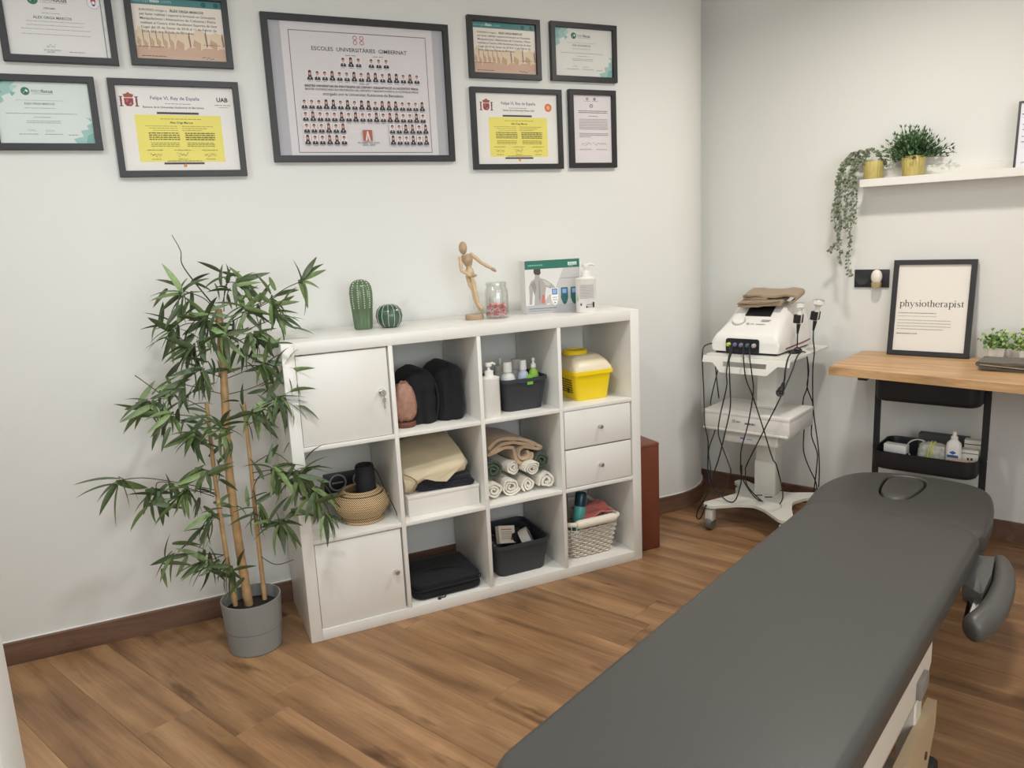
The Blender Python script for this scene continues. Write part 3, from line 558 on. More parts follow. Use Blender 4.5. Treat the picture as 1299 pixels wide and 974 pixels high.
# electrotherapy box
A, B = Vector((1.040, .196)), Vector((1.276, .150)); t = thing('product_box', 'white and green electrotherapy carton with a bare back printed on it', 'box', ((A.x+B.x)/2, (A.y+B.y)/2, TOP), math.atan2(B.y-A.y, B.x-A.x))
bw, bh, bd = (B-A).length, .222, .085
b = MB(); b.rbox(-bw/2, bw/2, 0, bd, 0, bh, .001, 1); b.build('carton', flat(232, 230, 226), t)
p = Print(bw, bh, Matrix.Translation((0, 0, 0)))
p.rect(.0, .0, 1, 1, (222, 220, 216)); p.poly([(.42, .16), (1, .16), (1, .84), (.70, .84), (.58, .55)], (196, 194, 192)); p.rect(0, 0, 1, .16, (182, 182, 184)); p.rect(0, .84, 1, 1, (44, 112, 96)); p.line(.06, .33, .9, (130, 180, 166), .022, 3)
for k in range(5): p.rect(.785+.034*k, .885, .811+.034*k, .945, (222, 236, 230)); p.rect(.793+.034*k, .90, .803+.034*k, .915, (110, 150, 138))
p.line(.80, .88, .865, (170, 200, 190), .01, 2)
if True: pass
p.poly([(.16, .84), (.28, .84), (.285, .76), (.245, .71), (.19, .72), (.155, .78)], (74, 66, 62))   # hair
p.poly([(.185, .74), (.255, .73), (.27, .67), (.36, .64), (.47, .56), (.56, .46), (.53, .42), (.42, .48), (.375, .50), (.355, .38), (.35, .28), (.375, .16), (.15, .16), (.165, .34), (.135, .44), (.12, .30), (.11, .18), (.06, .18), (.07, .36), (.065, .52), (.10, .61), (.17, .66)], (170, 166, 162))
p.poly([(.30, .64), (.36, .62), (.46, .55), (.43, .51), (.36, .54), (.33, .60)], (196, 192, 188)); p.poly([(.245, .62), (.26, .62), (.268, .30), (.25, .2), (.238, .3)], (140, 136, 132)); p.poly([(.09, .56), (.17, .62), (.2, .5), (.16, .36), (.14, .46)], (146, 142, 138))
p.poly([(.28, .20), (.34, .18), (.345, .34), (.30, .36)], (200, 112, 106)); p.poly([(.36, .17), (.45, .20), (.50, .38), (.42, .34), (.36, .26)], (190, 184, 178))
for i, x in enumerate((.465, .645, .825)):
    c = (44, 108, 104) if i else (236, 236, 234); p.poly([(x, .47), (x+.125, .47), (x+.13, .27), (x+.1, .17), (x+.065, .14), (x+.03, .17), (x-.005, .27)], c); p.rect(x+.012, .345, x+.112, .455, (58, 92, 150)); p.rect(x+.025, .36, x+.10, .44, (140, 176, 214))
    for k in range(3): p.disc(x+.035+.028*k, .29, .009, (70, 82, 80)); p.disc(x+.035+.028*k, .245, .009, (70, 82, 80))
    p.disc(x+.063, .19, .02, (40, 60, 58), 3)
p.line(.62, .98, .64, (150, 150, 150), .010); p.line(.05, .55, .09, (110, 110, 112), .014); p.line(.05, .45, .05, (140, 140, 142), .010); p.build('print', t)
# pump bottle with label
def pump_bottle(name, label, loc, r, h, group=None, printed=True, col=M_whitep, rz=0, dirx=1, nozzle=.045):
    t = thing(name, label, 'bottle', loc, rz, group); b = MB()
    b.lathe([(.001, 0), (r*.92, 0), (r, .005), (r, h-.008), (r*1.02, h-.006), (r*1.02, h), (r*.75, h+.003), (r*.42, h+.008), (r*.40, h+.010)], 32); b.build('bottle', col, t)
    b = MB(); b.lathe([(r*.45, h+.008), (r*.45, h+.026), (r*.36, h+.028), (r*.14, h+.030), (r*.14, h+.046)], 20); c_ = b.build('collar', col, t)
    b = MB(); b.lathe([(r*.30, h+.044), (r*.34, h+.050), (r*.30, h+.058), (.001, h+.060)], 18); b.tube([(0, 0, h+.053), (dirx*nozzle*.6, 0, h+.056), (dirx*nozzle, 0, h+.050)], [.0055, .0048, .0035], 10); b.build('pump_head', col, t)
    if printed:
        p = Print(.075, h*.78); p.rect(.05, .40, .95, 1, (204, 204, 200))
        for k in range(13): p.line(.1, .9, .93-.04*k, (140, 140, 142), .012, k)
        p.rect(.80, .10, .92, .30, (40, 40, 42)); p.rect(.12, .18, .2, .26, INK); p.rect(.42, .10, .52, .16, INK); p.line(.45, .75, .2, GREY, .03); p.line(.5, .75, .11, GREY, .03); p.poly([(-.12, .36), (-.02, .36), (-.06, .62)], (150, 190, 90))
        ob = p.build('label_print', t)
        for v in ob.data.vertices:
            a = v.co.x/(r+.0006); rr = r+.0004-v.co.y*.6; v.co = Vector((rr*math.sin(a), -rr*math.cos(a), v.co.z+h*.08))
        ob.data.transform(Matrix.Rotation(R(-24), 4, 'Z'))
    return t
pump_bottle('pump_bottle', 'white pump dispenser with grey printed label beside the electrotherapy carton', (1.262, .078, TOP), .0425, .142)
# ================================================================= inside the shelf unit
def cellz(j): return cz0(j)
Z0, Z1, Z2 = cellz(0), cellz(1), cellz(2)
# salt lamp
t = thing('salt_lamp', 'pink rock salt lamp on a dark wooden base', 'lamp', (.452, .105, Z0)); b = MB(); b.lathe([(.001, 0), (.040, 0), (.043, .004), (.043, .017), (.040, .021), (.001, .021)], 28); b.build('base', mat('dark_wood', s2l(104, 62, 44), .5, var=.15, scale=30), t)
b = MB(); b.lump((0, 0, .096), (.046, .044, .079), 2.5, .10, 7, 26, 18, seed=2)
for i, v in enumerate(b.v): k_ = 1.06-.22*max(0, (v.z-.06)/.12); v.x *= k_; v.y *= k_
b.build('salt_rock', mat('salt', s2l(166, 124, 104), .6, var=.25, scale=38, bump=.5, bscale=60), t)
# two black padded cuffs
t = thing('padded_bag', 'black padded fabric bag with two bulging pouches next to the salt lamp', 'bag', (.585, .2, Z0))
for (cx, w_, h_, yy, sd) in ((-.058, .076, .212, .005, 1), (.062, .072, .224, .0, 5)):
    b = MB(); rings = []
    for k in range(15):
        z = h_*k/14; f = 1-.07*math.sin(math.pi*k/14*1.2)+.03*math.sin(k*1.3+sd); top = max(0, (k-9)/5); f *= math.sqrt(max(.04, 1-top**2.6)) if k > 9 else 1
        if k == 0: f *= .94
        ring = []
        for i in range(30):
            a = 2*math.pi*i/30; c_, s_ = math.cos(a), math.sin(a); q = (abs(c_)**2.6+abs(s_)**2.6)**(-1/2.6); n_ = 1+.06*noise.noise(Vector((c_*2.2+sd, s_*2.2, z*14)))
            crease = 1-.10*math.exp(-((a-4.55)/.16)**2)
            ring.append((cx+w_*q*c_*f*n_, yy+.125*q*s_*(.5+.5*f)*n_*crease, z))
        rings.append(ring)
    b.loft(rings); b.build('pouch', M_cloth_black, t)
b = MB(); b.tube(smooth_path([(-.01, -.112, .02), (.0, -.118, .09), (-.005, -.10, .16), (-.02, -.05, .19)]), .004, 8); b.build('piping', M_cloth_black, t)
# white pump bottle in the cell
pump_bottle('pump_bottle', 'plain white pump dispenser standing beside the grey basket of bottles', (.795, .058, Z0), .040, .158, printed=False, nozzle=.028)
# basket helper
def tub(name_label_cat, loc, w_, d_, h_, m, rz=0, taper=.84, r=.03, lip=.006, group=None, holes=False):
    n_, l_, c_ = name_label_cat; t = thing(n_, l_, c_, loc, rz, group); b = MB(); rings = []
    def rr(k, z, i=0): return [(x, y, z) for x, y in rrect(-w_/2*k+i, w_/2*k-i, -d_/2*k+i, d_/2*k-i, r, 5)]
    rings = [rr(taper-.02, 0), rr(taper, .004), rr(1, h_-.014), [(x, y, h_-.014) for x, y in rrect(-w_/2-lip, w_/2+lip, -d_/2-lip, d_/2+lip, r+lip, 5)], [(x, y, h_) for x, y in rrect(-w_/2-lip, w_/2+lip, -d_/2-lip, d_/2+lip, r+lip, 5)], rr(1, h_, .003), rr(taper, .006, .003)]
    b.loft(rings); b.build('basket', m, t); return t
gb = mat('charcoal_plastic', s2l(52, 54, 60), .55, bump=.06, bscale=90)
BX, BY = .955, .165; tub(('storage_basket', 'charcoal plastic basket holding small spray bottles', 'basket'), (BX, BY, Z0), .205, .22, .135, gb)
b = MB(); tb = bpy.data.objects[[o.name for o in C.objects if o.name.startswith('storage_basket')][-1]]
q = MB(); q.box(-.028, -.002, -.114, -.1125, .118, .134); q.build('blue_sticker', flat(30, 92, 140), tb); q = MB(); q.box(.004, .03, -.1145, -.113, .108, .150); q.build('green_sticker', flat(120, 186, 60), tb)
def small_bottle(label, loc, r, h, body, cap, capkind='cap', tint=None, group='bottles in the charcoal basket'):
    t = thing('small_bottle', label, 'bottle', loc, 0, group); b = MB(); b.lathe([(.001, 0), (r*.95, 0), (r, .004), (r, h*.62), (r*.85, h*.72), (r*.42, h*.78), (r*.42, h*.80)], 20); b.build('bottle', body, t)
    b = MB()
    if capkind == 'cap': b.lathe([(r*.5, h*.79), (r*.62, h*.79), (r*.58, h), (.001, h)], 18)
    elif capkind == 'spray': b.lathe([(r*.42, h*.79), (r*.55, h*.80), (r*.5, h*.88), (r*.22, h*.89), (r*.22, h*.93), (r*.36, h*.94), (r*.32, h), (.001, h)], 16)
    elif capkind == 'disc': b.lathe([(r*.9, h*.72), (r*.9, h*.82), (r*.3, h*.86), (r*.25, h), (.001, h)], 18)
    b.build('cap', cap, t); return t
clear = mat('translucent_plastic', s2l(214, 216, 214), .3); 
for lab, dx, dy, r, h, body, cp, kd in (('white translucent flip-top bottle in the charcoal basket', -.055, -.055, .031, .195, clear, M_whitep, 'cap'), ('pale blue bottle with white cap in the charcoal basket', .018, -.05, .024, .195, mat('pale_blue_plastic', s2l(188, 200, 222), .4), M_whitep, 'cap'), ('small bottle with bright green body and white spray nozzle', .068, -.045, .021, .198, flat(150, 200, 80), M_whitep, 'spray'), ('clear bottle standing at the back of the charcoal basket', -.045, .04, .028, .20, clear, clear, 'disc'), ('wide clear jar at the back of the charcoal basket', .03, .045, .034, .185, clear, clear, 'cap')):
    small_bottle(lab, (BX+dx, BY+dy, Z0+.0065), r, h, body, cp, kd)
# yellow sharps container
yel = mat('yellow_plastic', s2l(246, 214, 22), .35, var=.03, scale=6); t = thing('sharps_container', 'bright yellow sharps container with a pale domed lid', 'container', (1.283, .19, Z0), R(0)); b = MB()
def rr2(w_, d_, z, r=.018): return [(x, y, z) for x, y in rrect(-w_/2, w_/2, -d_/2, d_/2, r, 5)]
b.loft([rr2(.146, .222, 0), rr2(.152, .228, .004), rr2(.178, .250, .112), rr2(.194, .266, .112), rr2(.194, .266, .128), rr2(.184, .256, .130)]); b.build('tub', yel, t)
b = MB(); b.loft([rr2(.188, .262, .129, .02), rr2(.186, .258, .138, .02), rr2(.165, .215, .166, .03), rr2(.13, .16, .186, .035), rr2(.11, .125, .19, .035)]); b.build('lid', mat('milky_plastic', s2l(226, 214, 186), .35), t)
b = MB(); b.lathe([(.050, .186), (.054, .188), (.054, .202), (.050, .206), (.040, .206), (.038, .202), (.001, .202)], 28, c=(-.02, 0, 0)); b.build('cap', yel, t)
p = Print(.12, .075, Matrix.Translation((-.0785, -.03, .02)) @ Matrix.Rotation(R(-6.9), 4, 'Y') @ Matrix.Rotation(R(-90), 4, 'Z'))
for k in range(6): p.line(.1, .95, .85-.14*k, (64, 58, 30), .07, k)
p.rect(.55, .1, .7, .4, (64, 58, 30)); p.build('warning_print', t)
# wall socket seen through the open back
def socket_plate(label, loc, rz, w_, h_, n=2):
    t = thing('wall_socket', label, 'socket', loc, rz); b = MB(); b.rbox(-w_/2, w_/2, -.009, 0, 0, h_, .002, 2); b.build('plate', mat('anthracite_plastic', s2l(38, 38, 42), .4), t); return t
s0 = PY(409, 600, YB); s1 = PY(416, 626, YB); t = socket_plate('black double wall socket behind the woven basket', (s0.x+.115, YB-.0005, s1.z), 0, .23, .085)
for k in (0, 1):
    b = MB(); b.lathe([(.036, .0092), (.037, .0125), (.033, .0135), (.0305, .0125), (.030, .0095)], 28, X=Matrix.Translation((-.058+k*.1, 0, .043)) @ Matrix.Rotation(R(90), 4, 'X'), cap0=False, cap1=False); b.build('outlet', mat('grey_plastic', s2l(168, 170, 170), .3), t)
    b = MB(); b.rbox(-.058+k*.1-.024, -.058+k*.1+.024, -.0115, -.0095, .040, .046, .0008, 1); b.build('outlet_bar', MATS['grey_plastic'], t)
# woven basket with a black speaker
t = thing('woven_basket', 'small round seagrass basket with a footed base', 'basket', (.262, .135, Z1)); rope = ropemat('seagrass', s2l(120, 92, 56), s2l(216, 190, 150), 55); RB = []
for k in range(13):
    z = .024+k*.0080; f = math.sin(math.pi*(.10+.80*k/12)); r = .060+.042*f-(.006 if k > 10 else 0); RB.append((r, z))
for i, (r, z) in enumerate([(.078, .0062), (.072, .0165)]):
    b = MB(); b.tube([(r*math.cos(a), r*math.sin(a), z) for a in (2*math.pi*j/48 for j in range(48))], .0062, 8, closed=True); b.build('foot_coil', rope, t)
for r, z in RB[1:]:
    b = MB(); b.tube([(r*math.cos(a), r*math.sin(a), z) for a in (2*math.pi*j/48 for j in range(48))], .0060, 8, closed=True); b.build('coil', rope, t)
b = MB(); b.lathe([(.001, .014), (.062, .015), (.090, .05), (.096, .08), (.088, .112)], 40, cap0=False, cap1=False); b.build('lining', mat('seagrass_dark', s2l(86, 64, 40), .8), t)
t = thing('speaker', 'black cylindrical portable speaker standing in the woven basket', 'speaker', (.282, .128, Z1+.0155)); b = MB(); b.lathe([(.001, 0), (.034, 0), (.037, .006), (.037, .192), (.034, .199), (.026, .200), (.024, .196), (.001, .195)], 32); b.build('body', mat('speaker_mesh', s2l(26, 26, 30), .75, bump=.3, bscale=300), t)
b = MB(); b.lathe([(.030, .2), (.034, .2025), (.031, .204), (.027, .201)], 32, cap0=False, cap1=False); b.build('rim', mat('dark_gloss', s2l(40, 40, 44), .25), t)
b = MB(); b.tube(smooth_path([(.034, -.01, .185), (.046, -.015, .165), (.058, -.035, .12), (.07, -.065, .075), (.084, -.09, .03), (.088, -.095, .006)]), .0035, 8, flat_=.5); b.build('strap', M_blackp, t)
# white box, navy cloth, beige blanket
t = thing('storage_box', 'white lidded box under the navy cloth and beige blanket', 'box', (.5705, .19, Z1)); b = MB(); b.rbox(-.149, .149, -.145, .145, 0, .083, .002, 2); b.build('carton', flat(228, 224, 216), t); b = MB(); b.rbox(-.1505, .1505, -.147, .147, .070, .0845, .002, 2); b.build('lid', flat(230, 226, 218), t)
ZB = Z1+.0848
def sheet(name, label, cat, m, X, path, th, y0, y1, amp=.003, seed=0, ny=6, skew=None):
    b = MB(); b.fold(path, th, y0, y1, ny, 0, amp, seed, X, True, skew); o = b.build(name, m); tag(o, label, cat); return o
def zig(x0, x1, z0, layers, dz, wob=.004, seed=0, n=14, shrink=.0):
    """path of a cloth folded over itself"""
    rn = random.Random(seed); P = []
    for k in range(layers):
        a, b_ = (x0, x1) if k % 2 == 0 else (x1, x0); a += shrink*k*(1 if a == x0 else -1); b_ += shrink*k*(1 if b_ == x0 else -1)
        for i in range(n+1):
            t_ = i/n; z = z0+k*dz+wob*math.sin(t_*math.pi*2+seed+k)*.5
            P.append((a+(b_-a)*t_, z))
        if k < layers-1:
            s_ = 1 if b_ > a else -1
            for j in range(1, 5): th = -math.pi/2+math.pi*j/5; P.append((b_+s_*dz*.5*math.cos(th), z0+k*dz+dz/2+dz/2*math.sin(th)))
    return P
navy = mat('navy_fabric', s2l(30, 32, 42), .9, var=.2, scale=20, bump=.2, bscale=150, sheen=.1); bei = mat('beige_fabric', s2l(204, 190, 160), .9, var=.05, scale=9, bump=.12, bscale=160, sheen=.1)
o = sheet('folded_cloth', 'navy folded cloth squeezed between the white box and the beige blanket', 'cloth', navy, None, zig(-.09, .125, .009, 3, .0145, .003, 1), .0125, -.125, .11, .003, 3); o.location = (.575, .18, ZB); o.rotation_euler = (0, 0, R(-6))
t = thing('folded_blanket', 'thick beige folded blanket on the white box, one corner hanging', 'blanket', (.565, .19, ZB))
b = MB(); rings = []; NXB = 26
def lerp1(x, P):
    for (x0, v0), (x1, v1) in zip(P, P[1:]):
        if x <= x1: return v0+(v1-v0)*max(0, (x-x0)/(x1-x0))
    return P[-1][1]
for k in range(NXB+1):
    x = -.147+.270*k/NXB; zb = lerp1(x, [(-.15, .002), (-.125, .010), (-.10, .035), (-.07, .049), (.06, .052), (.13, .062)]); ht = lerp1(x, [(-.15, .150), (-.05, .172), (.05, .185), (.10, .186), (.125, .17)]); hf = lerp1(x, [(-.15, .072), (-.08, .088), (.05, .112), (.11, .122), (.125, .115)]); ins = .03*max(0, (k-NXB+2)/2)+.012*max(0, (2-k)/2)
    sec = rpoly([(.125-ins, zb+ins*.6), (.125-ins, ht-ins), (-.02, (ht+hf)/2+.012-ins*.6), (-.125+ins, hf-ins*.5), (-.150+ins, (hf+zb)/2), (-.135+ins, zb+ins*.5)], [.02, .03, .08, .05, .04, .02], 5)
    ring_ = []
    for j, (yy, zz) in enumerate(sec):
        n_ = .0065*noise.noise(Vector((x*16, yy*14, zz*14)))+.004*noise.noise(Vector((x*5+yy*40, zz*30, 2))); ring_.append((x+.03*(yy+.15)*(-1 if x > .05 else 0)*.6, yy+n_, zz+n_*(1 if zz > zb+.01 else 0)))
    rings.append(ring_)
b.loft(rings); b.build('fold', bei, t)
b = MB(); V = [(-.075, -.150, .062), (.03, -.153, .076), (.085, -.149, .088), (.015, -.157, .036), (-.03, -.155, .045)]; b.add(V+[(x, y+.006, z) for x, y, z in V], [(0, 4, 3, 2, 1), (5, 6, 7, 8, 9)]+[(i, (i+1) % 5, (i+1) % 5+5, i+5) for i in range(5)]); b.build('flap', bei, t)
b = MB(); b.tube(smooth_path([(-.148, -.125, .085), (-.125, -.15, .075), (-.105, -.152, .052), (-.118, -.15, .025), (-.14, -.143, .008)]), .0028, 6); b.build('seam', mat('beige_seam', s2l(150, 130, 98), .9), t)
# towels
wt = mat('white_terry', s2l(232, 226, 212), .95, bump=.5, bscale=260, sheen=.3); gt = mat('green_terry', s2l(70, 82, 66), .95, var=.12, scale=60, bump=.6, bscale=220, sheen=.2); bt = mat('sand_terry', s2l(186, 162, 132), .95, var=.06, scale=60, bump=.5, bscale=240, sheen=.25)
def spiral(r, turns, gap, sq=1, ph=0, rn=None):
    P = []; n = int(26*turns)
    for i in range(n+1):
        u = i/n; rr = .006+(r-.006)*u; a = ph+2*math.pi*turns*u; w_ = 1+.07*math.sin(3*a+ph)+.05*math.sin(5*a+2*ph); P.append((rr*w_*math.cos(a), rr*w_*sq*math.sin(a)))
    return P
def roll(label, x, z, r, m, y0=.06, y1=.31, turns=3.2, sq=.92, ph=0, rz=0, group=None, seed=0):
    b = MB(); th = (r-.005)/turns*.58; b.fold(spiral(r-th/2, turns, 0, sq, ph), th, -(y1-y0)/2, (y1-y0)/2, 6, 0, .0035, seed); o = b.build('rolled_towel', m); tag(o, label, 'towel', group); o.location = (x, (y0+y1)/2, z); o.rotation_euler = (0, 0, R(rz)); return o
GW = 'white rolled towels in the shelf cell'
roll('white rolled towel at the divider end of the bottom layer', .782, Z1+.0395, .042, wt, .05, .30, 2.4, .90, .4, 2, GW, 1)
roll('white rolled towel in the bottom layer, second from the divider by the blanket', .868, Z1+.041, .043, wt, .055, .31, 2.7, .92, 1.6, -1, GW, 2)
roll('small white rolled towel in the middle of the bottom layer', .946, Z1+.0335, .0355, wt, .06, .31, 2.2, .92, 2.8, 1, GW, 3)
roll('white rolled towel in the bottom layer beside the drawers', 1.028, Z1+.0395, .0425, wt, .05, .30, 2.0, .92, 3.6, 1, GW, 4)
roll('white rolled towel lying in the second layer under the sand towel', .868, Z1+.113, .036, wt, .08, .33, 2.2, .92, 4.5, 12, GW, 5)
roll('loosely rolled white towel in the second layer beside the dark green one', .957, Z1+.103, .0375, wt, .05, .30, 2.7, .90, 5.3, 4, GW, 6)
roll('dark green rolled towel against the divider, above the white rolls', .790, Z1+.118, .043, gt, .07, .31, 2.3, 1, .2, 3, 'green rolled towels', 7)
roll('dark green rolled towel on the drawer side of the cell', 1.026, Z1+.121, .042, gt, .07, .31, 2.5, .95, 2.2, -3, 'green rolled towels', 8)
t = thing('folded_towel', 'sand coloured thick towel folded in a loop over the rolled ones', 'towel', (.90, .19, Z1+.15))
P = [(-.115, .055), (-.08, .085), (-.03, .088), (.03, .076), (.085, .055), (.118, .036), (.125, .028), (.112, .024), (.07, .034), (.045, .040), (.026, .034), (.018, .018), (.022, .002), (.036, -.006), (.056, -.004), (.066, .008), (.062, .020)]
b = MB(); b.fold([tuple(q) for q in smooth_path([(x, z, 0) for x, z in P], 5)] if False else [(q.x, q.y) for q in smooth_path([Vector((x, z, 0)) for x, z in P], 5)], .013, -.11, .12, 6, 0, .004, 2, skew=lambda y: -.10*(y+.11)); b.build('outer_layer', bt, t)
P = [(-.11, .036), (-.06, .065), (0, .066), (.05, .055), (.10, .038)]
P2 = [(-.12, .03), (-.05, .05), (-.005, .045), (.004, .02), (.006, -.004), (.022, -.022), (.05, -.026), (.078, -.012), (.082, .012)]
for pp, sd in ((P, 3), (P2, 4)):
    b = MB(); b.fold([(q.x, q.y) for q in smooth_path([Vector((x, z, 0)) for x, z in pp], 5)], .013, -.108, .12, 6, 0, .004, sd, skew=lambda y: -.10*(y+.11)); b.build('inner_layer', bt, t)
# black carrying case, bottom row
t = thing('carrying_case', 'flat black soft carrying case lying in the bottom cell', 'bag', (.561, .168, Z2)); b = MB()
b.loft([[(x+.005*noise.noise(Vector((x*9, y*9, z*20))), y, z+(.010*noise.noise(Vector((x*9, y*9, 5))) if z > .02 else 0)) for x, y in rrect(-.146+i, .146-i, -.145+i, .125-i, .04, 7)] for i, z in ((.012, 0), (.002, .008), (0, .022), (.002, .038), (.006, .042), (.002, .046), (.004, .062), (.022, .074), (.06, .079))]); b.build('shell', M_cloth_black, t)
b = MB(); b.tube([(x, y, .042) for x, y in rrect(-.147, .147, -.146, .126, .04, 7)], .0028, 6, closed=True); b.build('zip', M_blackp, t)
b = MB(); b.tube(smooth_path([(-.02, -.146, .004), (-.03, -.156, .004), (-.05, -.150, .004), (-.055, -.160, .003), (-.045, -.162, .003)]), .003, 6, flat_=.5); b.build('strap', M_cloth_black, t)
b = MB(); b.tube(smooth_path([(-.09, -.04, .078), (-.02, -.05, .086), (.06, -.08, .083), (.10, -.12, .070)]), .007, 8, flat_=.4); b.build('handle', M_cloth_black, t)
# charcoal basket with odds and ends, bottom row
BX2, BY2 = .906, .185; tub(('storage_basket', 'charcoal plastic basket full of packets in the bottom row', 'basket'), (BX2, BY2, Z2), .252, .29, .142, gb, taper=.86)
t = thing('medicine_carton', 'small white carton with dark red print leaning in the bottom basket', 'box', (BX2-.035, BY2-.04, Z2+.108)); t.rotation_euler = (R(-22), R(14), R(14)); b = MB(); b.rbox(-.045, .045, -.012, .012, 0, .075, .001, 1); b.build('carton', flat(228, 216, 200), t); p = Print(.085, .07, Matrix.Translation((0, -.0122, .002))); p.line(.12, .8, .78, (150, 70, 60), .06)
for k in range(5): p.line(.1, .85, .64-.1*k, (120, 110, 104), .03, k)
p.disc(.75, .22, .07, (170, 70, 60)); p.build('print', t)
t = thing('tape_roll', 'white roll of tape lying inside the bottom basket', 'tape', (BX2+.062, BY2-.035, Z2+.112)); b = MB(); X = Matrix.Rotation(R(62), 4, 'Y') @ Matrix.Rotation(R(20), 4, 'X'); b.lathe([(.028, -.02), (.043, -.02), (.043, .02), (.028, .02), (.028, -.02)], 28, X=X, cap0=False, cap1=False); b.build('roll', flat(214, 210, 200), t); b = MB(); b.lathe([(.026, -.0195), (.028, -.0195), (.028, .0195), (.026, .0195), (.026, -.0195)], 28, X=X, cap0=False, cap1=False); b.build('core', flat(120, 96, 70), t)
b = MB(); b.lump((0, 0, .045), (.055, .04, .045), 2.3, .1, 6, seed=4); o = b.build('pouch', M_cloth_black); tag(o, 'small round black pouch beside the tape roll in the bottom basket', 'pouch'); o.location = (BX2+.012, BY2+.0, Z2+.062)
b = MB(); b.lump((0, 0, .05), (.05, .045, .05), 3, .08, 6, seed=7); o = b.build('pouch', M_cloth_black); tag(o, 'square black pouch in the back corner of the bottom basket', 'pouch'); o.location = (BX2+.07, BY2+.06, Z2+.045)
b = MB(); b.lump((0, 0, .045), (.04, .05, .045), 2.6, .15, 8, seed=9); o = b.build('plastic_bag', mat('dark_plastic_bag', s2l(60, 56, 54), .25, var=.4, scale=30)); tag(o, 'crumpled dark plastic bag along the left of the bottom basket', 'bag'); o.location = (BX2-.075, BY2+.02, Z2+.04)
# white wicker basket
wk = mat('white_wicker', s2l(226, 217, 203), .6, var=.07, scale=50); WX, WY = 1.256, .19; t = thing('wicker_basket', 'white wicker basket with rolled handle rim in the bottom row', 'basket', (WX, WY, Z2)); HW, HD, HH = .125, .15, .165
NS = 44
def perim(k, n=112, inset=0): return rrect(-HW*k+inset, HW*k-inset, -HD*k+inset, HD*k-inset, .03, 6)
def resample(P, n):
    L = [0]
    for i in range(len(P)): L.append(L[-1]+(Vector(P[(i+1) % len(P)])-Vector(P[i])).length)
    out = []
    for j in range(n):
        d = L[-1]*j/n; i = max(q for q in range(len(P)) if L[q] <= d+1e-9); a, b_ = Vector(P[i]), Vector(P[(i+1) % len(P)]); f = (d-L[i])/max(1e-9, (L[i+1]-L[i])); out.append(a.lerp(b_, f))
    return out
b = MB(); rows = 13
for k in range(rows):
    z = .008+k*.0104; s_ = .80+.20*z/HH; P = resample(perim(s_), NS*2); Q = []
    for i, q in enumerate(P):
        nrm = (P[(i+1) % len(P)]-P[i-1]).normalized(); nrm = Vector((nrm.y, -nrm.x)); o_ = .0048*math.cos(math.pi*(i/2+k)); Q.append((q.x+nrm.x*o_, q.y+nrm.y*o_, z+.0008*math.sin(i*1.7+k)))
    b.tube(Q, .0040, 6, closed=True)
b.build('weave', wk, t, kind='stuff')
b = MB()
for i in range(NS):
    P0, P1 = resample(perim(.80), NS)[i], resample(perim(1.0), NS)[i]; top = .16 if not (abs(P1.x) < .06 and P1.y < 0) else .16
    b.tube([(P0.x, P0.y, .003), (P1.x, P1.y, top)], .0024, 5)
b.build('stakes', wk, t, kind='stuff')
b = MB(); b.loft([[(q[0], q[1], z) for q in perim(.78)] for z in (.001, .006)]); b.build('bottom', wk, t)
b = MB(); P = resample(perim(1.01), 90); b.tube([(q.x, q.y, .166+.002*math.sin(i*.8)) for i, q in enumerate(P)], .0105, 10, closed=True); b.build('rim', wk, t)
b = MB(); b.lathe([(.016, -.098), (.0195, -.08), (.0185, 0), (.0195, .08), (.016, .098)], 14, X=Matrix.Translation((0, -HD*1.01, .166)) @ Matrix.Rotation(R(90), 4, 'Y')); b.build('handle', mat('handle_wrap', s2l(230, 220, 204), .7, bump=.4, bscale=90), t)
t = thing('spray_can', 'turquoise spray can leaning out of the wicker basket', 'can', (WX-.045, WY-.06, Z2+.06)); t.rotation_euler = (R(-4), R(10), 0)
b = MB(); b.lathe([(.001, 0), (.024, 0), (.026, .004), (.026, .15), (.022, .16)], 22); b.build('can', mat('turquoise_lacquer', s2l(92, 188, 180), .3), t); b = MB(); b.lathe([(.0255, .150), (.0255, .205), (.021, .212), (.001, .212)], 22); b.build('cap', mat('dark_teal_cap', s2l(14, 62, 74), .3), t)
t = thing('lotion_bottle', 'grey bottle with a dark maroon cap in the wicker basket', 'bottle', (WX-.085, WY+.03, Z2+.04)); b = MB(); b.lathe([(.001, 0), (.040, 0), (.042, .01), (.042, .17), (.038, .185)], 22); b.build('body', flat(120, 120, 116), t); b = MB(); b.lathe([(.041, .18), (.041, .205), (.036, .24), (.001, .25)], 22); b.build('cap', flat(58, 36, 48), t)
t = thing('wash_cloth', 'coral pink wash cloth draped over the wicker basket rim', 'cloth', (WX+.062, WY-.04, Z2+.155)); cor = mat('coral_terry', s2l(230, 128, 120), .95, bump=.5, bscale=240, sheen=.2)
b = MB(); nx, ny = 16, 12; V = []
for j in range(ny+1):
    for i in range(nx+1):
        u, v = i/nx, j/ny; V.append((-.085+.140*u, -.065+.13*v, .012+.026*u+.010*math.sin(5*u+2*v)+.007*math.sin(9*v+3*u)-.03*(1-v)**3*(1-u)+.012*math.exp(-((u-.6)/.2)**2)))
n_ = len(V); F = [(j*(nx+1)+i, j*(nx+1)+i+1, (j+1)*(nx+1)+i+1, (j+1)*(nx+1)+i) for j in range(ny) for i in range(nx)]
V2 = [(x, y, z-.010) for x, y, z in V]; edge = [i for i in range(nx)]+[j*(nx+1)+nx for j in range(ny)]+[ny*(nx+1)+i for i in range(nx, 0, -1)]+[j*(nx+1) for j in range(ny, 0, -1)]
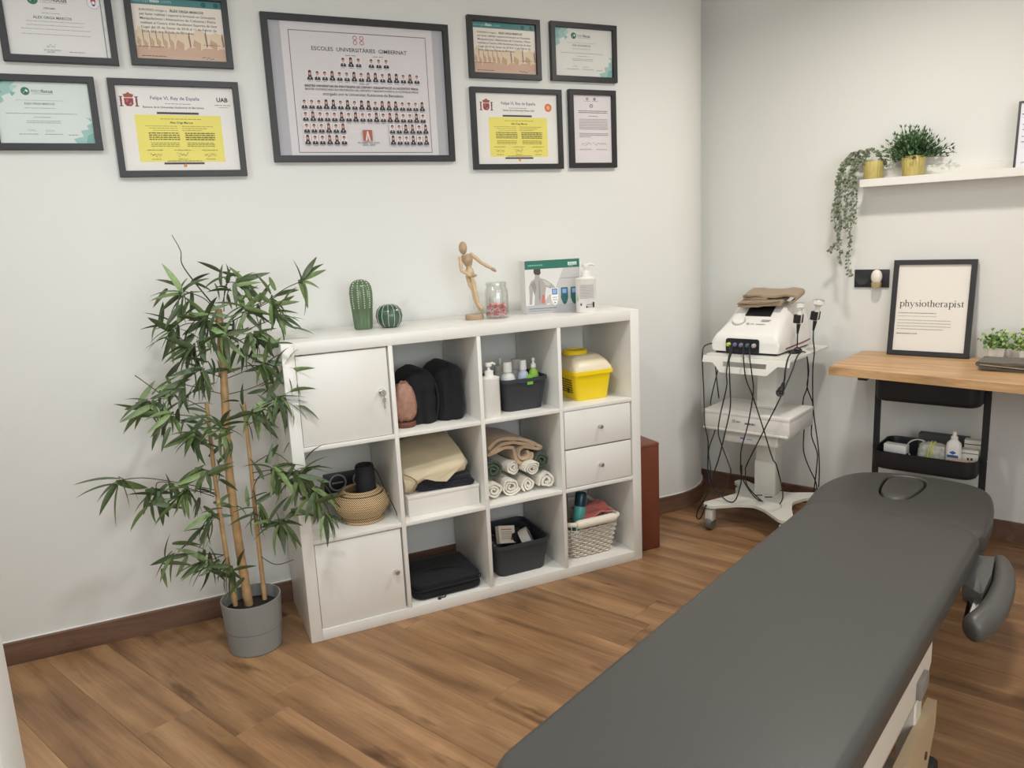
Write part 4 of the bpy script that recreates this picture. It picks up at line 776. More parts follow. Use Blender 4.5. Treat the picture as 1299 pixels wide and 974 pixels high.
b.add(V+V2, F+[tuple(q+n_ for q in f[::-1]) for f in F]+[(edge[i], edge[i]+n_, edge[(i+1) % len(edge)]+n_, edge[(i+1) % len(edge)]) for i in range(len(edge))], 0, True); b.build('cloth', cor, t)
# brown leatherette bolster standing beside the unit
A_, B_ = PZ(819.5, 699, 0), PZ(837.5, 692, 0); b = MB(); x0, x1, yf = 1.482, 1.612, .06
b.rbox(x0, x1, yf, yf+.30, 0, .505, .008, 3); 
o = b.build('foam_block', mat('rust_leatherette', s2l(112, 60, 42), .42, var=.10, scale=7, bump=.10, bscale=40)); setorigin(o, ((x0+x1)/2, yf+.15, 0)); tag(o, 'rust brown leatherette foam block standing at the end of the shelf unit', 'foam block')
b = MB(); b.tube([(x, y, .495) for x, y in rrect(-.065, .065, -.15, .15, .008, 3)], .0022, 6, closed=True); b.build('seam', MATS['rust_leatherette'], o)

# ================================================================= bamboo plant
t = thing('potted_bamboo', 'tall artificial bamboo with narrow leaves in a grey pot', 'plant', (-.185, .10, 0))
pg = mat('pot_grey', s2l(136, 138, 134), .55, bump=.04, bscale=50); b = MB()
b.lathe([(.0975, .0845), (.1005, .0855), (.1062, .190), (.1062, .195), (.1015, .195), (.0995, .186), (.094, .12), (.001, .12)], 56, cap0=False, cap1=False); b.build('pot', pg, t)
b = MB(); b.lathe([(.001, 0), (.090, 0), (.0945, .003), (.0992, .0815), (.0975, .083), (.0975, .0845)], 56, cap0=False, cap1=False); b.build('saucer', pg, t)
b = MB(); b.lathe([(.001, .152), (.04, .156), (.096, .150)], 30, cap1=False, mod=lambda a, z: 1+.01*math.sin(7*a)); b.build('soil', mat('dark_soil', s2l(40, 36, 32), .95, var=.3, scale=60, bump=.8, bscale=120), t)
cane = mat('bamboo_cane', s2l(190, 154, 108), .5, var=.18, scale=26); twig = mat('dark_twig', s2l(72, 64, 50), .7)
def cane_(pts, r):
    P = smooth_path(pts, 12); L = 0; rr = []; last = P[0]
    for i, p_ in enumerate(P): L += (p_-last).length; last = p_; f = (L % .085)/.085; rr.append(r*(1-.25*i/len(P))*(1+.16*math.exp(-((f-.5)/.06)**2)))
    b = MB(); b.tube(P, rr, 10); b.build('cane', cane, t, world=True)
cane_([PY(299, 768, .085), PY(285, 690, .085), PY(272, 600, .09), PY(262, 510, .09)], .0085)
cane_([PY(316, 768, .12), PY(303, 690, .12), PY(290, 590, .115), PY(284, 480, .115), PY(277, 392, .115)], .0160)
cane_([PY(336, 760, .105), PY(327, 680, .105), PY(318, 590, .105), PY(309, 510, .11)], .0085)
# leaves: three folded blades, long axis +x
lm = [mat('leaf_dark', s2l(74, 90, 58), .46, var=.22, scale=14), mat('leaf_mid', s2l(104, 124, 76), .46, var=.2, scale=14), mat('leaf_light', s2l(128, 154, 98), .45, var=.16, scale=14)]
def leafmesh(k, bend, m):
    b = MB(); n = 7; V = []
    for i in range(n+1):
        u = i/n; w_ = .100*math.sin(math.pi*min(1, (u*.93+.07))**.82)**.8*(1-.2*u) if u < 1 else 0; x = u*math.cos(bend*u*.5); z = -math.sin(bend*u*.5)*u
        V += [(x, -w_, z+w_*.35), (x, 0, z), (x, w_, z+w_*.35)]
    F = []
    for i in range(n): a = 3*i; F += [(a, a+1, a+4, a+3), (a+1, a+2, a+5, a+4)]
    b.add(V, F, 0, True); return b.mesh('leaf', m, recalc=False)
LEAF = [leafmesh(i, bd, lm[c_]) for i, (bd, c_) in enumerate(((.35, 0), (.7, 0), (.5, 0), (.3, 1), (.75, 1), (.55, 2)))]
rl = random.Random(21); RT = XF[t.name].inverted(); NL = 0
EXTRA = MB()
def leaf_extra(root, d, L, roll_):
    d = d.normalized(); side = d.cross(Vector((0, 0, 1))); side = side.normalized() if side.length > .05 else Vector((1, 0, 0)); upv = side.cross(d)
    X = Matrix.Translation(root) @ Matrix((d, -side, upv)).transposed().to_4x4() @ Matrix.Rotation(roll_, 4, 'X') @ Matrix.Diagonal((L, L, L, 1)); me = rl.choice(LEAF[:5])
    EXTRA.add([v.co for v in me.vertices], [list(p_.vertices) for p_ in me.polygons], rl.choice((0, 0, 1)), True, X)
def leaf(root, d, L, roll_=0):
    global NL
    if NL >= 298: return leaf_extra(root, d, L, roll_)
    d = d.normalized(); side = d.cross(Vector((0, 0, 1))); side = side.normalized() if side.length > .05 else Vector((1, 0, 0)); upv = side.cross(d)
    M3 = Matrix((d, -side, upv)).transposed().to_4x4(); o = bpy.data.objects.new('leaf', rl.choice(LEAF[:5] if rl.random() < .9 else LEAF[5:])); C.objects.link(o); o.parent = t
    o.matrix_local = RT @ Matrix.Translation(root) @ M3 @ Matrix.Rotation(roll_, 4, 'X') @ Matrix.Diagonal((L, L, L, 1)); NL += 1
TWG = MB(); SPOTS = []
def cluster(u, v, y, n, dirs, L=.105, stem=None, spread=35, sz=1):
    """a twig tip at pixel u,v on depth y carrying n leaves; dirs: preferred screen angles in degrees (0 right, 90 up)"""
    c = PY(u, v, y)
    if stem: TWG.tube(smooth_path([PY(a, b_, yy) for a, b_, yy in stem]+[c], 5), .0016, 5)
    for i in range(n):
        a = R(dirs[i % len(dirs)]+rl.uniform(-spread, spread)*.5); dy = rl.uniform(-.55, .5)
        d = Vector((math.cos(a), dy, math.sin(a)-.05)); leaf(c+Vector((rl.uniform(-.008, .008), rl.uniform(-.012, .012), rl.uniform(-.012, .012))), d, L*1.06*rl.uniform(.8, 1.15), rl.uniform(-.9, .9)+rl.choice((0, .7, -.7)))
    SPOTS.append((c, dirs, L, spread))
ALL = (20, -20, -60, -90, -120, -160, 160, 60, 110)
TWG.tube(smooth_path([PY(275, 392, .115), PY(247, 358, .10), PY(231, 335, .09), PY(229, 318, .09), PY(218, 298, .09)], 6), [.0028-.0018*i/24 for i in range(25)], 6)
cluster(232, 369, .09, 9, (172, 185, 200, 225, 240, 260, 95, 60, 140), .10, [(276, 396, .115), (258, 378, .10)])
cluster(289, 356, .10, 2, (92, 80), .07, [(281, 390, .11)]); cluster(299, 358, .08, 5, (62, 35, -35, -60, -80), .10, [(284, 395, .115), (286, 362, .09)])
cluster(382, 357, .12, 8, (95, 52, 15, -22, -75, -62, -85, 40), .105, [(290, 410, .115), (335, 384, .12), (362, 366, .12)])
cluster(343, 382, .08, 9, (35, -20, -40, -55, -75, -100, 20, 150, -65), .095, [(290, 410, .115)])
cluster(310, 395, .05, 12, ALL, .095, [(282, 405, .115)]); cluster(262, 402, .06, 12, (160, 190, 215, 240, 260, 280, 60, 120, 200), .095, [(280, 410, .115)])
cluster(222, 417, .10, 7, (172, 182, 215, 235, 255, 195, 150), .10, [(279, 425, .115), (245, 410, .10)])
cluster(245, 440, .05, 11, (180, 205, 225, 250, 270, 300, 150), .10, [(281, 440, .115)]); cluster(320, 425, .06, 11, (-10, -35, -60, -90, -120, 30), .10, [(284, 440, .115)])
cluster(285, 425, .02, 10, ALL, .09, [(282, 440, .115)]); cluster(352, 402, .10, 6, (-25, -55, -80, 20, -45), .09, [(286, 430, .115)])
cluster(360, 470, .02, 10, (28, -12, -35, -60, -90, -115, 60), .10, [(290, 500, .115), (325, 490, .06)]); cluster(333, 462, .03, 9, (-20, -50, -85, -120, 40, 150), .10, [(288, 480, .115)])
cluster(258, 470, .05, 11, (190, 215, 245, 265, 290, 150), .105, [(284, 480, .115)]); cluster(232, 487, .07, 8, (178, 200, 225, 250, 270), .10, [(283, 500, .115)])
cluster(192, 510, .09, 9, (185, 225, 245, 262, 278, 150, 300), .11, [(262, 520, .09), (225, 503, .09)]); cluster(218, 525, .06, 9, (195, 225, 250, 275, 295, 160), .10, [(263, 530, .09)])
TWG.tube(smooth_path([PY(212, 506, .08), PY(192, 491, .08), PY(171, 476, .08)], 6), [.0016]*13, 5)
cluster(246, 550, .04, 11, (190, 215, 240, 262, 285, 310, 140), .10, [(266, 560, .09)]); cluster(280, 545, .0, 10, ALL, .095, [(289, 570, .115)])
cluster(352, 505, .0, 10, (10, -20, -45, -70, -95, -125, 45), .10, [(311, 530, .105), (335, 512, .05)]); cluster(368, 512, .02, 7, (-5, -30, -60, -85, -110), .10, [(312, 540, .105)])
cluster(322, 520, .01, 9, (-30, -60, -90, -120, 30, 150), .10, [(310, 540, .105)]); cluster(262, 600, .03, 8, (190, 230, 250, 280, 20), .095, [(271, 600, .09)])
cluster(148, 610, .08, 8, (178, 215, 240, 262, 285, 305, 330), .125, [(275, 622, .09), (225, 612, .09), (180, 606, .08)]); cluster(199, 625, .08, 5, (205, 238, 258, 285, 165), .115, [(272, 630, .09), (222, 614, .085), (200, 612, .08)])
cluster(236, 622, .05, 9, (190, 220, 245, 270, 295, 150), .10, [(273, 625, .09)]); cluster(268, 655, .05, 7, (215, 240, 262, 285, 190), .10, [(280, 650, .09)])
cluster(348, 595, -.03, 11, (-10, -40, -70, -95, -125, 30, 150), .105, [(319, 600, .105)]); cluster(378, 600, -.06, 12, (15, -15, -40, -65, -90, -120, 45), .11, [(319, 590, .105), (350, 575, .02)])
cluster(398, 622, -.08, 11, (-15, -35, -55, -75, -95, -120), .115, [(320, 610, .105), (360, 598, -.02)]); cluster(412, 650, -.10, 8, (-30, -50, -70, -90, -115), .10, [(378, 602, -.06)])
cluster(356, 662, -.03, 8, (-50, -75, -95, -120, 170, 20), .11, [(325, 660, .105)]); cluster(326, 640, .02, 7, (-60, -85, -110, 150, 40), .095, [(321, 620, .105)])
cluster(264, 712, .05, 9, (180, 205, 235, 262, 285, 310, 150), .10, [(288, 702, .085)]); cluster(292, 722, .01, 4, (-75, -90, -110, 250), .10, [(289, 705, .085)])
cluster(222, 703, .08, 4, (200, 222, 232, 240), .10, [(287, 704, .085), (250, 702, .08)])
TWG.tube(smooth_path([PY(330, 705, .10), PY(350, 716, .09), PY(372, 710, .08), PY(366, 712, .2)][:3], 5), .0015, 5)
TWG.build('twigs', twig, t, world=True, kind='stuff')
for c, dirs, L, spread in SPOTS:   # smaller, half hidden leaves deeper in the crown
    if abs(c.x+.19) > .26: continue
    for k in range(9):
        a = R(rl.choice(ALL)+rl.uniform(-25, 25)); leaf_extra(c+Vector((rl.uniform(-.05, .05), rl.uniform(-.02, .07), rl.uniform(-.05, .04))), Vector((math.cos(a), rl.uniform(-.6, .6), math.sin(a)-.15)), L*rl.uniform(.75, 1.05), rl.uniform(-1.4, 1.4))
if len(EXTRA.f): EXTRA.build('foliage', [lm[0], lm[1]], t, world=True, recalc=False, kind='stuff')
# ================================================================= right wall: ledge, plants, frame, socket
def wthing(name, label, cat, a, b_, z, group=None): return thing(name, label, cat, wl(a, b_, z), RWZ, group)
t = wthing('picture_ledge', 'long narrow white picture ledge with a raised back on the right wall', 'shelf', 1.195+.75, 0, 1.590)
b = MB(); b.rbox(-.75, .75, -.108, -.0005, 0, .012, .001, 1); b.build('ledge_board', M_white, t); b = MB(); b.rbox(-.75, .75, -.1205, -.108, -.0005, .034, .001, 1); b.build('front_lip', M_white, t); b = MB(); b.rbox(-.75, .75, -.014, -.0005, .012, .079, .001, 1); b.build('back_panel', M_white, t)
gold = mat('brushed_gold', s2l(208, 190, 116), .42, .15, var=.10, scale=25)
def fluted_pot(parent, r0, r1, h, n=20):
    b = MB(); b.lathe([(r0*.96, 0), (r0, .002), (r1, h-.002), (r1, h), (r1*.9, h), (r1*.86, h-.012), (.001, h-.012)], n*6, mod=lambda a, z: 1+.035*abs(math.cos(n*a/2)), cap1=False); b.build('pot', gold, parent)
LZ = 1.602
# bushy plant
t = wthing('potted_plant', 'bushy dark green plant in a fluted gold pot on the ledge', 'plant', 1.402, .062, LZ); fluted_pot(t, .040, .047, .108)
gs = [mat('bush_dark', s2l(44, 74, 44), .55, var=.2, scale=30), mat('bush_light', s2l(88, 120, 72), .55, var=.2, scale=30)]; rn = random.Random(8); b = MB(); st = MB()
def blade(mbx, root, d, L, w_, m, rn):
    d = d.normalized(); s_ = d.cross(Vector((rn.uniform(-1, 1), rn.uniform(-1, 1), rn.uniform(-.2, 1)))); s_ = s_.normalized(); mbx.add([root, root+d*L*.45+s_*w_, root+d*L, root+d*L*.45-s_*w_], [(0, 1, 2), (0, 2, 3)], m, True)
for i in range(150):
    az = rn.uniform(0, 2*math.pi); el = rn.uniform(.25, 1.5); Ls = rn.uniform(.085, .150) if el > .6 else rn.uniform(.09, .15); d = Vector((math.cos(az)*math.cos(el), math.sin(az)*math.cos(el)*.8, math.sin(el))); o0 = Vector((rn.uniform(-.02, .02), rn.uniform(-.02, .02), .092)); P = []
    for k in range(6): u = k/5; q = o0+d*Ls*u-Vector((0, 0, .03*u*u*math.cos(el))); q.y = min(q.y, .05); P.append(q)
    st.tube(P, .0009, 4)
    for k in range(1, 6):
        for r_ in range(3):
            dd = d+Vector((rn.uniform(-.8, .8), rn.uniform(-.8, .8), rn.uniform(-.2, .9))); blade(b, P[k], dd, rn.uniform(.014, .026), .0036, 1 if (rn.random() < .3+.35*(k > 3)) else 0, rn)
for v in b.v:
    v.y = min(v.y, .055)
    if math.hypot(v.x, v.y) < .056: v.z = max(v.z, .106)
for (dx, dz) in ((.15, .012), (.145, .03), (-.13, .02)):   # drooping tips at the sides
    P = [Vector((dx*.2*k, -.01, .10+.03*math.sin(k*.8)*(1-k/6)+dz*k/5)) for k in range(6)]; st.tube(P, .0011, 4)
    for k in range(2, 6):
        for r_ in range(5): blade(b, P[k]+Vector((rn.uniform(-.008, .008), 0, 0)), Vector((dx*3+rn.uniform(-.5, .5), rn.uniform(-.5, .5), rn.uniform(-.6, .6))), .017, .0028, 0, rn)
b.build('foliage', gs, t, recalc=False, kind='stuff'); st.build('stems', gs[0], t, kind='stuff')
# trailing eucalyptus
t = wthing('trailing_plant', 'grey green trailing eucalyptus spilling from a gold pot at the ledge end', 'plant', 1.236, .06, LZ); fluted_pot(t, .037, .043, .100)
eu = [mat('eucalyptus', s2l(122, 130, 104), .6, var=.15, scale=40), mat('eucalyptus_dark', s2l(92, 100, 80), .6, var=.15, scale=40)]; b = MB(); st = MB(); rn = random.Random(12)
def roundleaf(c, nrm, r, m):
    nrm = nrm.normalized(); u = nrm.orthogonal().normalized(); w_ = nrm.cross(u); b.add([c+u*r*math.cos(k*math.pi/3)*1.25+w_*r*math.sin(k*math.pi/3) for k in range(6)], [list(range(6))], m, True)
XI = XF[t.name].inverted()
strands = [[(1092, 205, .08), (1078, 207, .11), (1066, 222, .135), (1061, 245, .135), (1058, 275, .13), (1061, 290, .13)], [(1094, 203, .08), (1076, 203, .11), (1068, 225, .13), (1065, 255, .13), (1064, 300, .13), (1067, 338, .13)], [(1096, 203, .09), (1084, 208, .125), (1082, 235, .135), (1080, 270, .135), (1078, 305, .13), (1076, 335, .13), (1079, 352, .13)], [(1096, 205, .08), (1082, 212, .12), (1086, 245, .125), (1086, 268, .12), (1082, 285, .12)],
           [(1090, 203, .08), (1072, 205, .11), (1063, 230, .13), (1064, 270, .125), (1066, 300, .125), (1058, 313, .125), (1051, 320, .125)], [(1098, 198, .06), (1104, 189, .06), (1112, 193, .06), (1120, 204, .06), (1122, 212, .055)], [(1094, 200, .06), (1084, 196, .075), (1074, 204, .10), (1070, 215, .12), (1073, 250, .13), (1070, 285, .13)], [(1100, 198, .06), (1094, 192, .07), (1086, 194, .08), (1078, 198, .09)], [(1098, 205, .07), (1090, 210, .12), (1079, 225, .135), (1074, 262, .13), (1072, 296, .13)]]
for S_ in strands:
    P = [XI @ q for q in smooth_path([PW(*p_) for p_ in S_], 6)]; st.tube(P, .0011, 4); acc = 0
    for i in range(1, len(P)):
        seg = (P[i]-P[i-1]).length; acc += seg
        nst = max(1, int(seg/.0085))
        for k in range(nst):
            q = P[i-1].lerp(P[i], k/nst); dens = 3 if q.z > 0 else 2
            for r_ in range(dens):
                off = Vector((rn.uniform(-1, 1), rn.uniform(-.8, .4), rn.uniform(-.5, .5)))*.011; roundleaf(q+off, Vector((rn.uniform(-.6, .6), -1, rn.uniform(-.3, .9))), rn.uniform(.0038, .0066), rn.choice((0, 0, 1)))
b.build('foliage', eu, t, recalc=False, kind='stuff'); st.build('stems', eu[1], t, kind='stuff')
# frame at the end of the ledge (only its edge shows)
def cert_edge(p):
    p.rect(0, 0, 1, 1, (226, 226, 232)); p.line(.03, .3, .83, INK, .016, 1)
    for k, z in enumerate((.78, .68, .6, .5, .42)): p.line(.06, .8, z, (120, 124, 150), .012, k)
    p.squig(.08, .4, .12, .06, GREY, 3)
frame('thin black frame with a white document leaning on the picture ledge', 0, .22, 0, .285, cert_edge, bar=.008, depth=.014, loc=wl(1.782+.11, .092, LZ), rz=RWZ, tilt=R(-9), group=None)
# socket with egg night light
t = socket_plate('black double socket on the right wall holding a plugged night light', wl(1.233, .0005, 1.128), RWZ, .155, .084)
b = MB(); b.lathe([(.030, .009), (.031, .0105), (.027, .011), (.024, .0095), (.001, .0095)], 24, X=Matrix.Translation((-.042, 0, .042)) @ Matrix.Rotation(R(90), 4, 'X')); b.build('outlet', mat('anthracite_soft', s2l(48, 48, 52), .5), t)
t = wthing('night_light', 'small white egg shaped night light plugged into the black socket', 'lamp', 1.262, .0095, 1.127); b = MB(); b.lump((0, -.024, .052), (.0245, .020, .034), 2.1, 0, 1, 22, 14); b.build('shade', mat('milk_glass', s2l(236, 230, 216), .3), t); b = MB(); b.loft([[(x, -.022+y, z) for x, y in rrect(-w_, w_, -.02, .02, .012, 4)] for w_, z in ((.017, .002), (.020, .006), (.021, .024), (.019, .028))]); b.build('base', mat('night_light_base', s2l(170, 150, 112), .35), t)

# ================================================================= desk
DZ = .825; A0 = 1.21; A1 = 2.75
def deskb(a): return .505+.085*(a-A0)/.7      # front edge runs slightly out of parallel
t = wthing('wall_desk', 'light oak desk board fixed along the right wall', 'desk', (A0+A1)/2, .25, 0)
b = MB(); pts = [(A0, .016), (A1, .016), (A1, deskb(A1)), (A0, deskb(A0))]; X = XF[t.name].inverted(); r0 = [X @ WP(a, q, DZ-.035) for a, q in pts]; 
def ring(i, z): return [(p_.x+(i if p_.x < 0 else -i), p_.y+(i if p_.y < 0 else -i), z) for p_ in r0]
b.loft([ring(.001, DZ-.036), ring(0, DZ-.035), ring(0, DZ-.001), ring(.001, DZ)], sm=False); b.build('desk_board', M_desk, t)
for a in (1.335, 2.55):
    b = MB(); q = XF[t.name].inverted(); p0, p1 = q @ WP(a, .016, 0), q @ WP(a, .455, 0); b.rbox(p0.x-.018, p0.x+.018, p1.y, p0.y, DZ-.060, DZ-.0365, .001, 1); b.build('bracket', mat('dark_bracket', s2l(60, 48, 42), .5), t)
# framed word leaning on the wall
SER = {}
def ribbon(P): return P
def glyph(ch):
    st = lambda x, y0, y1, w=.17: [('s', [(x, y0, w), (x, y1, w)])]; foot = lambda x, y, w=.23: [('s', [(x-w, y+.025, .05), (x+w, y+.025, .05)])]; head = lambda x, y: [('s', [(x-.24, y-.06, .04), (x-.02, y-.03, .09)])]
    ringp = lambda cx, cy, rx, ry, a0=0, a1=360: [('s', [(cx+rx*math.cos(R(a)), cy+ry*math.sin(R(a)), .055+.125*abs(math.cos(R(a)))**1.5) for a in [a0+(a1-a0)*i/28 for i in range(29)]])]
    if ch == 'i': return st(.28, 0, 1)+foot(.28, 0)+head(.28, 1)+[('d', (.27, 1.38, .12))], .56
    if ch == 'p': return st(.30, -.48, 1)+foot(.30, -.50)+head(.30, 1)+ringp(.64, .50, .36, .47, 160, -165), 1.08
    if ch == 'h': return st(.28, 0, 1.48)+foot(.28, 0)+head(.28, 1.48)+[('s', [(.3, .72, .05), (.42, .88, .07), (.58, .96, .10), (.73, .92, .14), (.82, .76, .17), (.83, .5, .17), (.83, 0, .17)])]+foot(.83, 0), 1.10
    if ch == 'o': return ringp(.52, .49, .40, .46), 1.04
    if ch == 'y': return [('s', [(.16, .95, .17), (.56, .06, .14)]), ('s', [(.92, .95, .06), (.55, .02, .07), (.42, -.28, .08), (.30, -.42, .10), (.14, -.42, .13)])]+foot(.18, .95, .20)+foot(.88, .95, .15), 1.03
    if ch == 't': return [('s', [(.28, 1.26, .03), (.30, 1.0, .15), (.30, .25, .17), (.34, .08, .13), (.44, .03, .08), (.58, .12, .05)]), ('s', [(.05, .95, .06), (.56, .95, .06)])], .62
    if ch == 'r': return st(.28, 0, 1)+foot(.28, 0)+head(.28, 1)+[('s', [(.3, .7, .05), (.42, .88, .09), (.56, .95, .13), (.66, .88, .15)])], .72
    if ch == 'e': return ringp(.50, .48, .38, .47, 5, 325)+[('s', [(.15, .56, .05), (.86, .56, .05)])], .94
    if ch == 's': return [('s', [(.66, .72, .05), (.62, .86, .06), (.46, .95, .07), (.28, .90, .11), (.20, .76, .14), (.28, .62, .17), (.46, .50, .19), (.62, .38, .17), (.68, .22, .14), (.58, .07, .10), (.40, .02, .07), (.22, .10, .06), (.15, .28, .05)])], .82
    if ch == 'a': return [('s', [(.16, .74, .12), (.22, .88, .10), (.40, .95, .08), (.58, .90, .13), (.65, .74, .17), (.65, .2, .17), (.70, .05, .11), (.82, .05, .06), (.90, .13, .04)]), ('s', [(.64, .60, .05), (.40, .48, .08), (.20, .34, .13), (.17, .20, .17), (.26, .07, .13), (.42, .04, .09), (.62, .18, .05)])], .92
def serif_word(p, word, x0, width, base, c):
    tot = sum(glyph(ch)[1] for ch in word); k = width*p.w/tot; x = (x0-.5)*p.w; p.k += 1; y = -.0003; m = p.mi(c)
    for ch in word:
        parts, adv = glyph(ch)
        for kind, D in parts:
            if kind == 'd': p.mb.add([(x+(D[0]+D[2]*math.cos(2*math.pi*i/12))*k, y, base*p.h+(D[1]+D[2]*math.sin(2*math.pi*i/12))*k) for i in range(12)], [list(range(12))], m, False, p.X)
            else:
                V = []; n = len(D)
                for i in range(n):
                    t_ = Vector((D[min(i+1, n-1)][0]-D[max(i-1, 0)][0], D[min(i+1, n-1)][1]-D[max(i-1, 0)][1])).normalized(); nn = Vector((-t_.y, t_.x))*D[i][2]*.62; V += [(x+(D[i][0]+nn.x)*k, y-.00001*i, base*p.h+(D[i][1]+nn.y)*k), (x+(D[i][0]-nn.x)*k, y-.00001*i, base*p.h+(D[i][1]-nn.y)*k)]
                p.mb.add(V, [(2*i, 2*i+1, 2*i+3, 2*i+2) for i in range(n-1)], m, False, p.X)
        x += adv*k
def word_print(p):
    p.rect(0, 0, 1, 1, (234, 229, 220)); serif_word(p, 'physiotherapist', .045, .90, .515, (74, 70, 68))
    p.line(.04, .58, .435, (150, 144, 138), .010, 1); p.line(.04, .58, .40, (160, 154, 148), .006, 2)
    for k in range(4): p.line(.04, (.79, .79, .79, .69)[k], .352-.034*k, (172, 166, 158), .008, 3+k)
    p.line(.04, .34, .195, (140, 134, 128), .010, 9)
wp0, wp1 = (1.337, .0), (1.668, .0)
fb = PZ(1127, 448.5, DZ); fb1 = PZ(1229.5, 454.5, DZ); ma = (fb.dot(TW)+fb1.dot(TW))/2; mbk = WC-(fb.dot(NW)+fb1.dot(NW))/2
frame('large black frame with the word physiotherapist leaning on the wall above the desk', 0, .334, 0, .432, word_print, bar=.0215, depth=.020, name='framed_print', loc=wl(ma, mbk+.008, DZ), rz=RWZ, tilt=R(-8.2), group=None)
# two small plants in white pots
def cube_plant(label, a, b_, w_, h_, hue, sd):
    t = wthing('small_plant', label, 'plant', a, b_, DZ, 'small leafy plants in white pots on the desk'); b = MB(); b.loft([[(x, y, z) for x, y in rrect(-k, k, -k, k, .004, 3)] for k, z in ((w_*.80, 0), (w_*.82, .002), (w_, h_-.002), (w_, h_), (w_*.9, h_), (w_*.88, h_-.008))]); b.build('pot', mat('white_ceramic', s2l(228, 222, 212), .4), t)
    rn = random.Random(sd); g = [mat('box_leaf_%d_%d' % (sd, i), s2l(*c_), .5, var=.15, scale=60) for i, c_ in enumerate(hue)]; b = MB(); s2 = MB()
    for i in range(46):
        az, el = rn.uniform(0, 6.283), rn.uniform(.25, 1.5); d = Vector((math.cos(az)*math.cos(el), math.sin(az)*math.cos(el), math.sin(el))); L = rn.uniform(.05, .105)*(.72+.28*math.sin(el)); o0 = Vector((0, 0, h_-.01)); s2.tube([o0, o0+d*L*.5, o0+d*L], .0009, 4)
        for k in range(7):
            q = o0+d*L*rn.uniform(.45, 1.05)+Vector((rn.uniform(-1, 1), rn.uniform(-1, 1), rn.uniform(-1, 1)))*.009; nrm = Vector((rn.uniform(-1, 1), rn.uniform(-1.4, .6), rn.uniform(-.2, 1.2))).normalized(); u = nrm.orthogonal().normalized(); v_ = nrm.cross(u); r_ = rn.uniform(.0045, .0075)
            b.add([q+u*r_*math.cos(j*math.pi/3)*1.3+v_*r_*math.sin(j*math.pi/3) for j in range(6)], [list(range(6))], rn.choice((0, 0, 1, 1, 2)), True)
    for v in b.v: v.y = min(v.y, b_-.004); v.z = max(v.z, h_-.006)
    b.build('foliage', g, t, recalc=False, kind='stuff'); s2.build('stems', g[0], t, kind='stuff')
cube_plant('small leafy plant in a white square pot, nearest the framed word', 1.774, .092, .031, .060, ((70, 112, 54), (124, 164, 84), (196, 210, 150)), 3)
cube_plant('pale yellow green plant in a white square pot behind the dark towel', 1.885, .10, .031, .055, ((104, 140, 60), (160, 186, 90), (206, 216, 140)), 5)
# dark towel on the desk
dt = mat('taupe_terry', s2l(92, 84, 70), .95, var=.12, scale=70, bump=.6, bscale=220, sheen=.2); t = wthing('folded_towel', 'dark taupe folded towel lying on the oak desk', 'towel', 1.885, .27, DZ)
b = MB(); b.fold(zig(-.135, .15, .0080, 3, .0115, .004, 2), .0105, -.085, .075, 5, 0, .0035, 1); b.build('folds', dt, t)
b = MB(); b.tube(smooth_path([(-.13, -.089, .026), (-.10, -.090, .024), (-.02, -.09, .019), (.07, -.089, .016), (.15, -.088, .017)]), .0022, 6); b.build('hem', mat('taupe_hem', s2l(150, 140, 118), .9), t)

# ================================================================= black utility trolley under the desk
TA, TB = 1.568, .235; t = wthing('utility_trolley', 'black metal utility trolley with trays under the oak desk', 'trolley', TA, TB, 0); tk = mat('black_powder_coat', s2l(26, 27, 31), .5)
def tray(z, h, w_=.405, d_=.30):
    b = MB(); r = .045
    def q(i, zz): return [(x, y, zz) for x, y in rrect(-w_/2+i, w_/2-i, -d_/2+i, d_/2-i, r, 6)]
    b.loft([q(.012, z), q(.004, z+.006), q(0, z+.02), q(0, z+h-.006), q(-.003, z+h-.004), q(-.003, z+h), q(.002, z+h), q(.004, z+h-.01), q(.006, z+.012), q(.016, z+.004)]); b.build('tray', tk, t)
tray(.668, .100); tray(.362, .080); tray(.10, .10)
for sx in (-1, 1):
    b = MB(); b.rbox(sx*.212-.013, sx*.212+.013, -.046, -.034, .06, .775, .002, 1); b.build('post', tk, t)
    for zz in (.43, .74):
        b = MB(); b.lathe([(.001, 0), (.006, 0), (.005, .003), (.001, .004)], 12, X=Matrix.Translation((sx*.225, -.040, zz)) @ Matrix.Rotation(sx*R(90), 4, 'Y')); b.build('screw', M_steel, t)
    for sy in (-.11, .11):
        b = MB(); b.lathe([(.001, -.011), (.026, -.011), (.028, -.006), (.028, .006), (.026, .011), (.001, .011)], 20, X=Matrix.Translation((sx*.175, sy, .029)) @ Matrix.Rotation(R(90), 4, 'Y')); b.box(sx*.175-.014, sx*.175+.014, sy-.01, sy+.01, .04, .10); b.build('caster', tk, t)
def ton(name, label, cat, a, b_, z, rz=0, group=None):
    o = wthing(name, label, cat, a, b_, z, group); o.rotation_euler.z += R(rz); XF[o.name] = Matrix.Translation(o.location) @ Matrix.Rotation(o.rotation_euler.z, 4, 'Z'); return o
TZ = .3665
t2 = ton('notebook', 'grey notebook lying across the top tray of the trolley', 'book', 1.66, .30, .72, 4); b = MB(); b.rbox(-.11, .11, -.05, .05, 0, .014, .002, 1); b.build('cover', flat(70, 74, 80), t2)
t2 = ton('gift_box', 'dark grey slab box standing at the back of the middle tray', 'box', 1.60, .125, TZ); b = MB(); b.rbox(-.10, .10, -.02, .02, 0, .118, .002, 1); b.build('carton', flat(70, 70, 68), t2)
t2 = ton('charger_box', 'small white charger box at the left end of the trolley tray', 'box', 1.440, .27, TZ+.004, -6); b = MB(); b.rbox(-.048, .048, -.022, .022, .045, .083, .004, 2); b.build('case', M_whitep, t2); b = MB(); b.box(-.03, .03, -.015, .015, 0, .045); b.build('support', flat(60, 60, 62), t2)
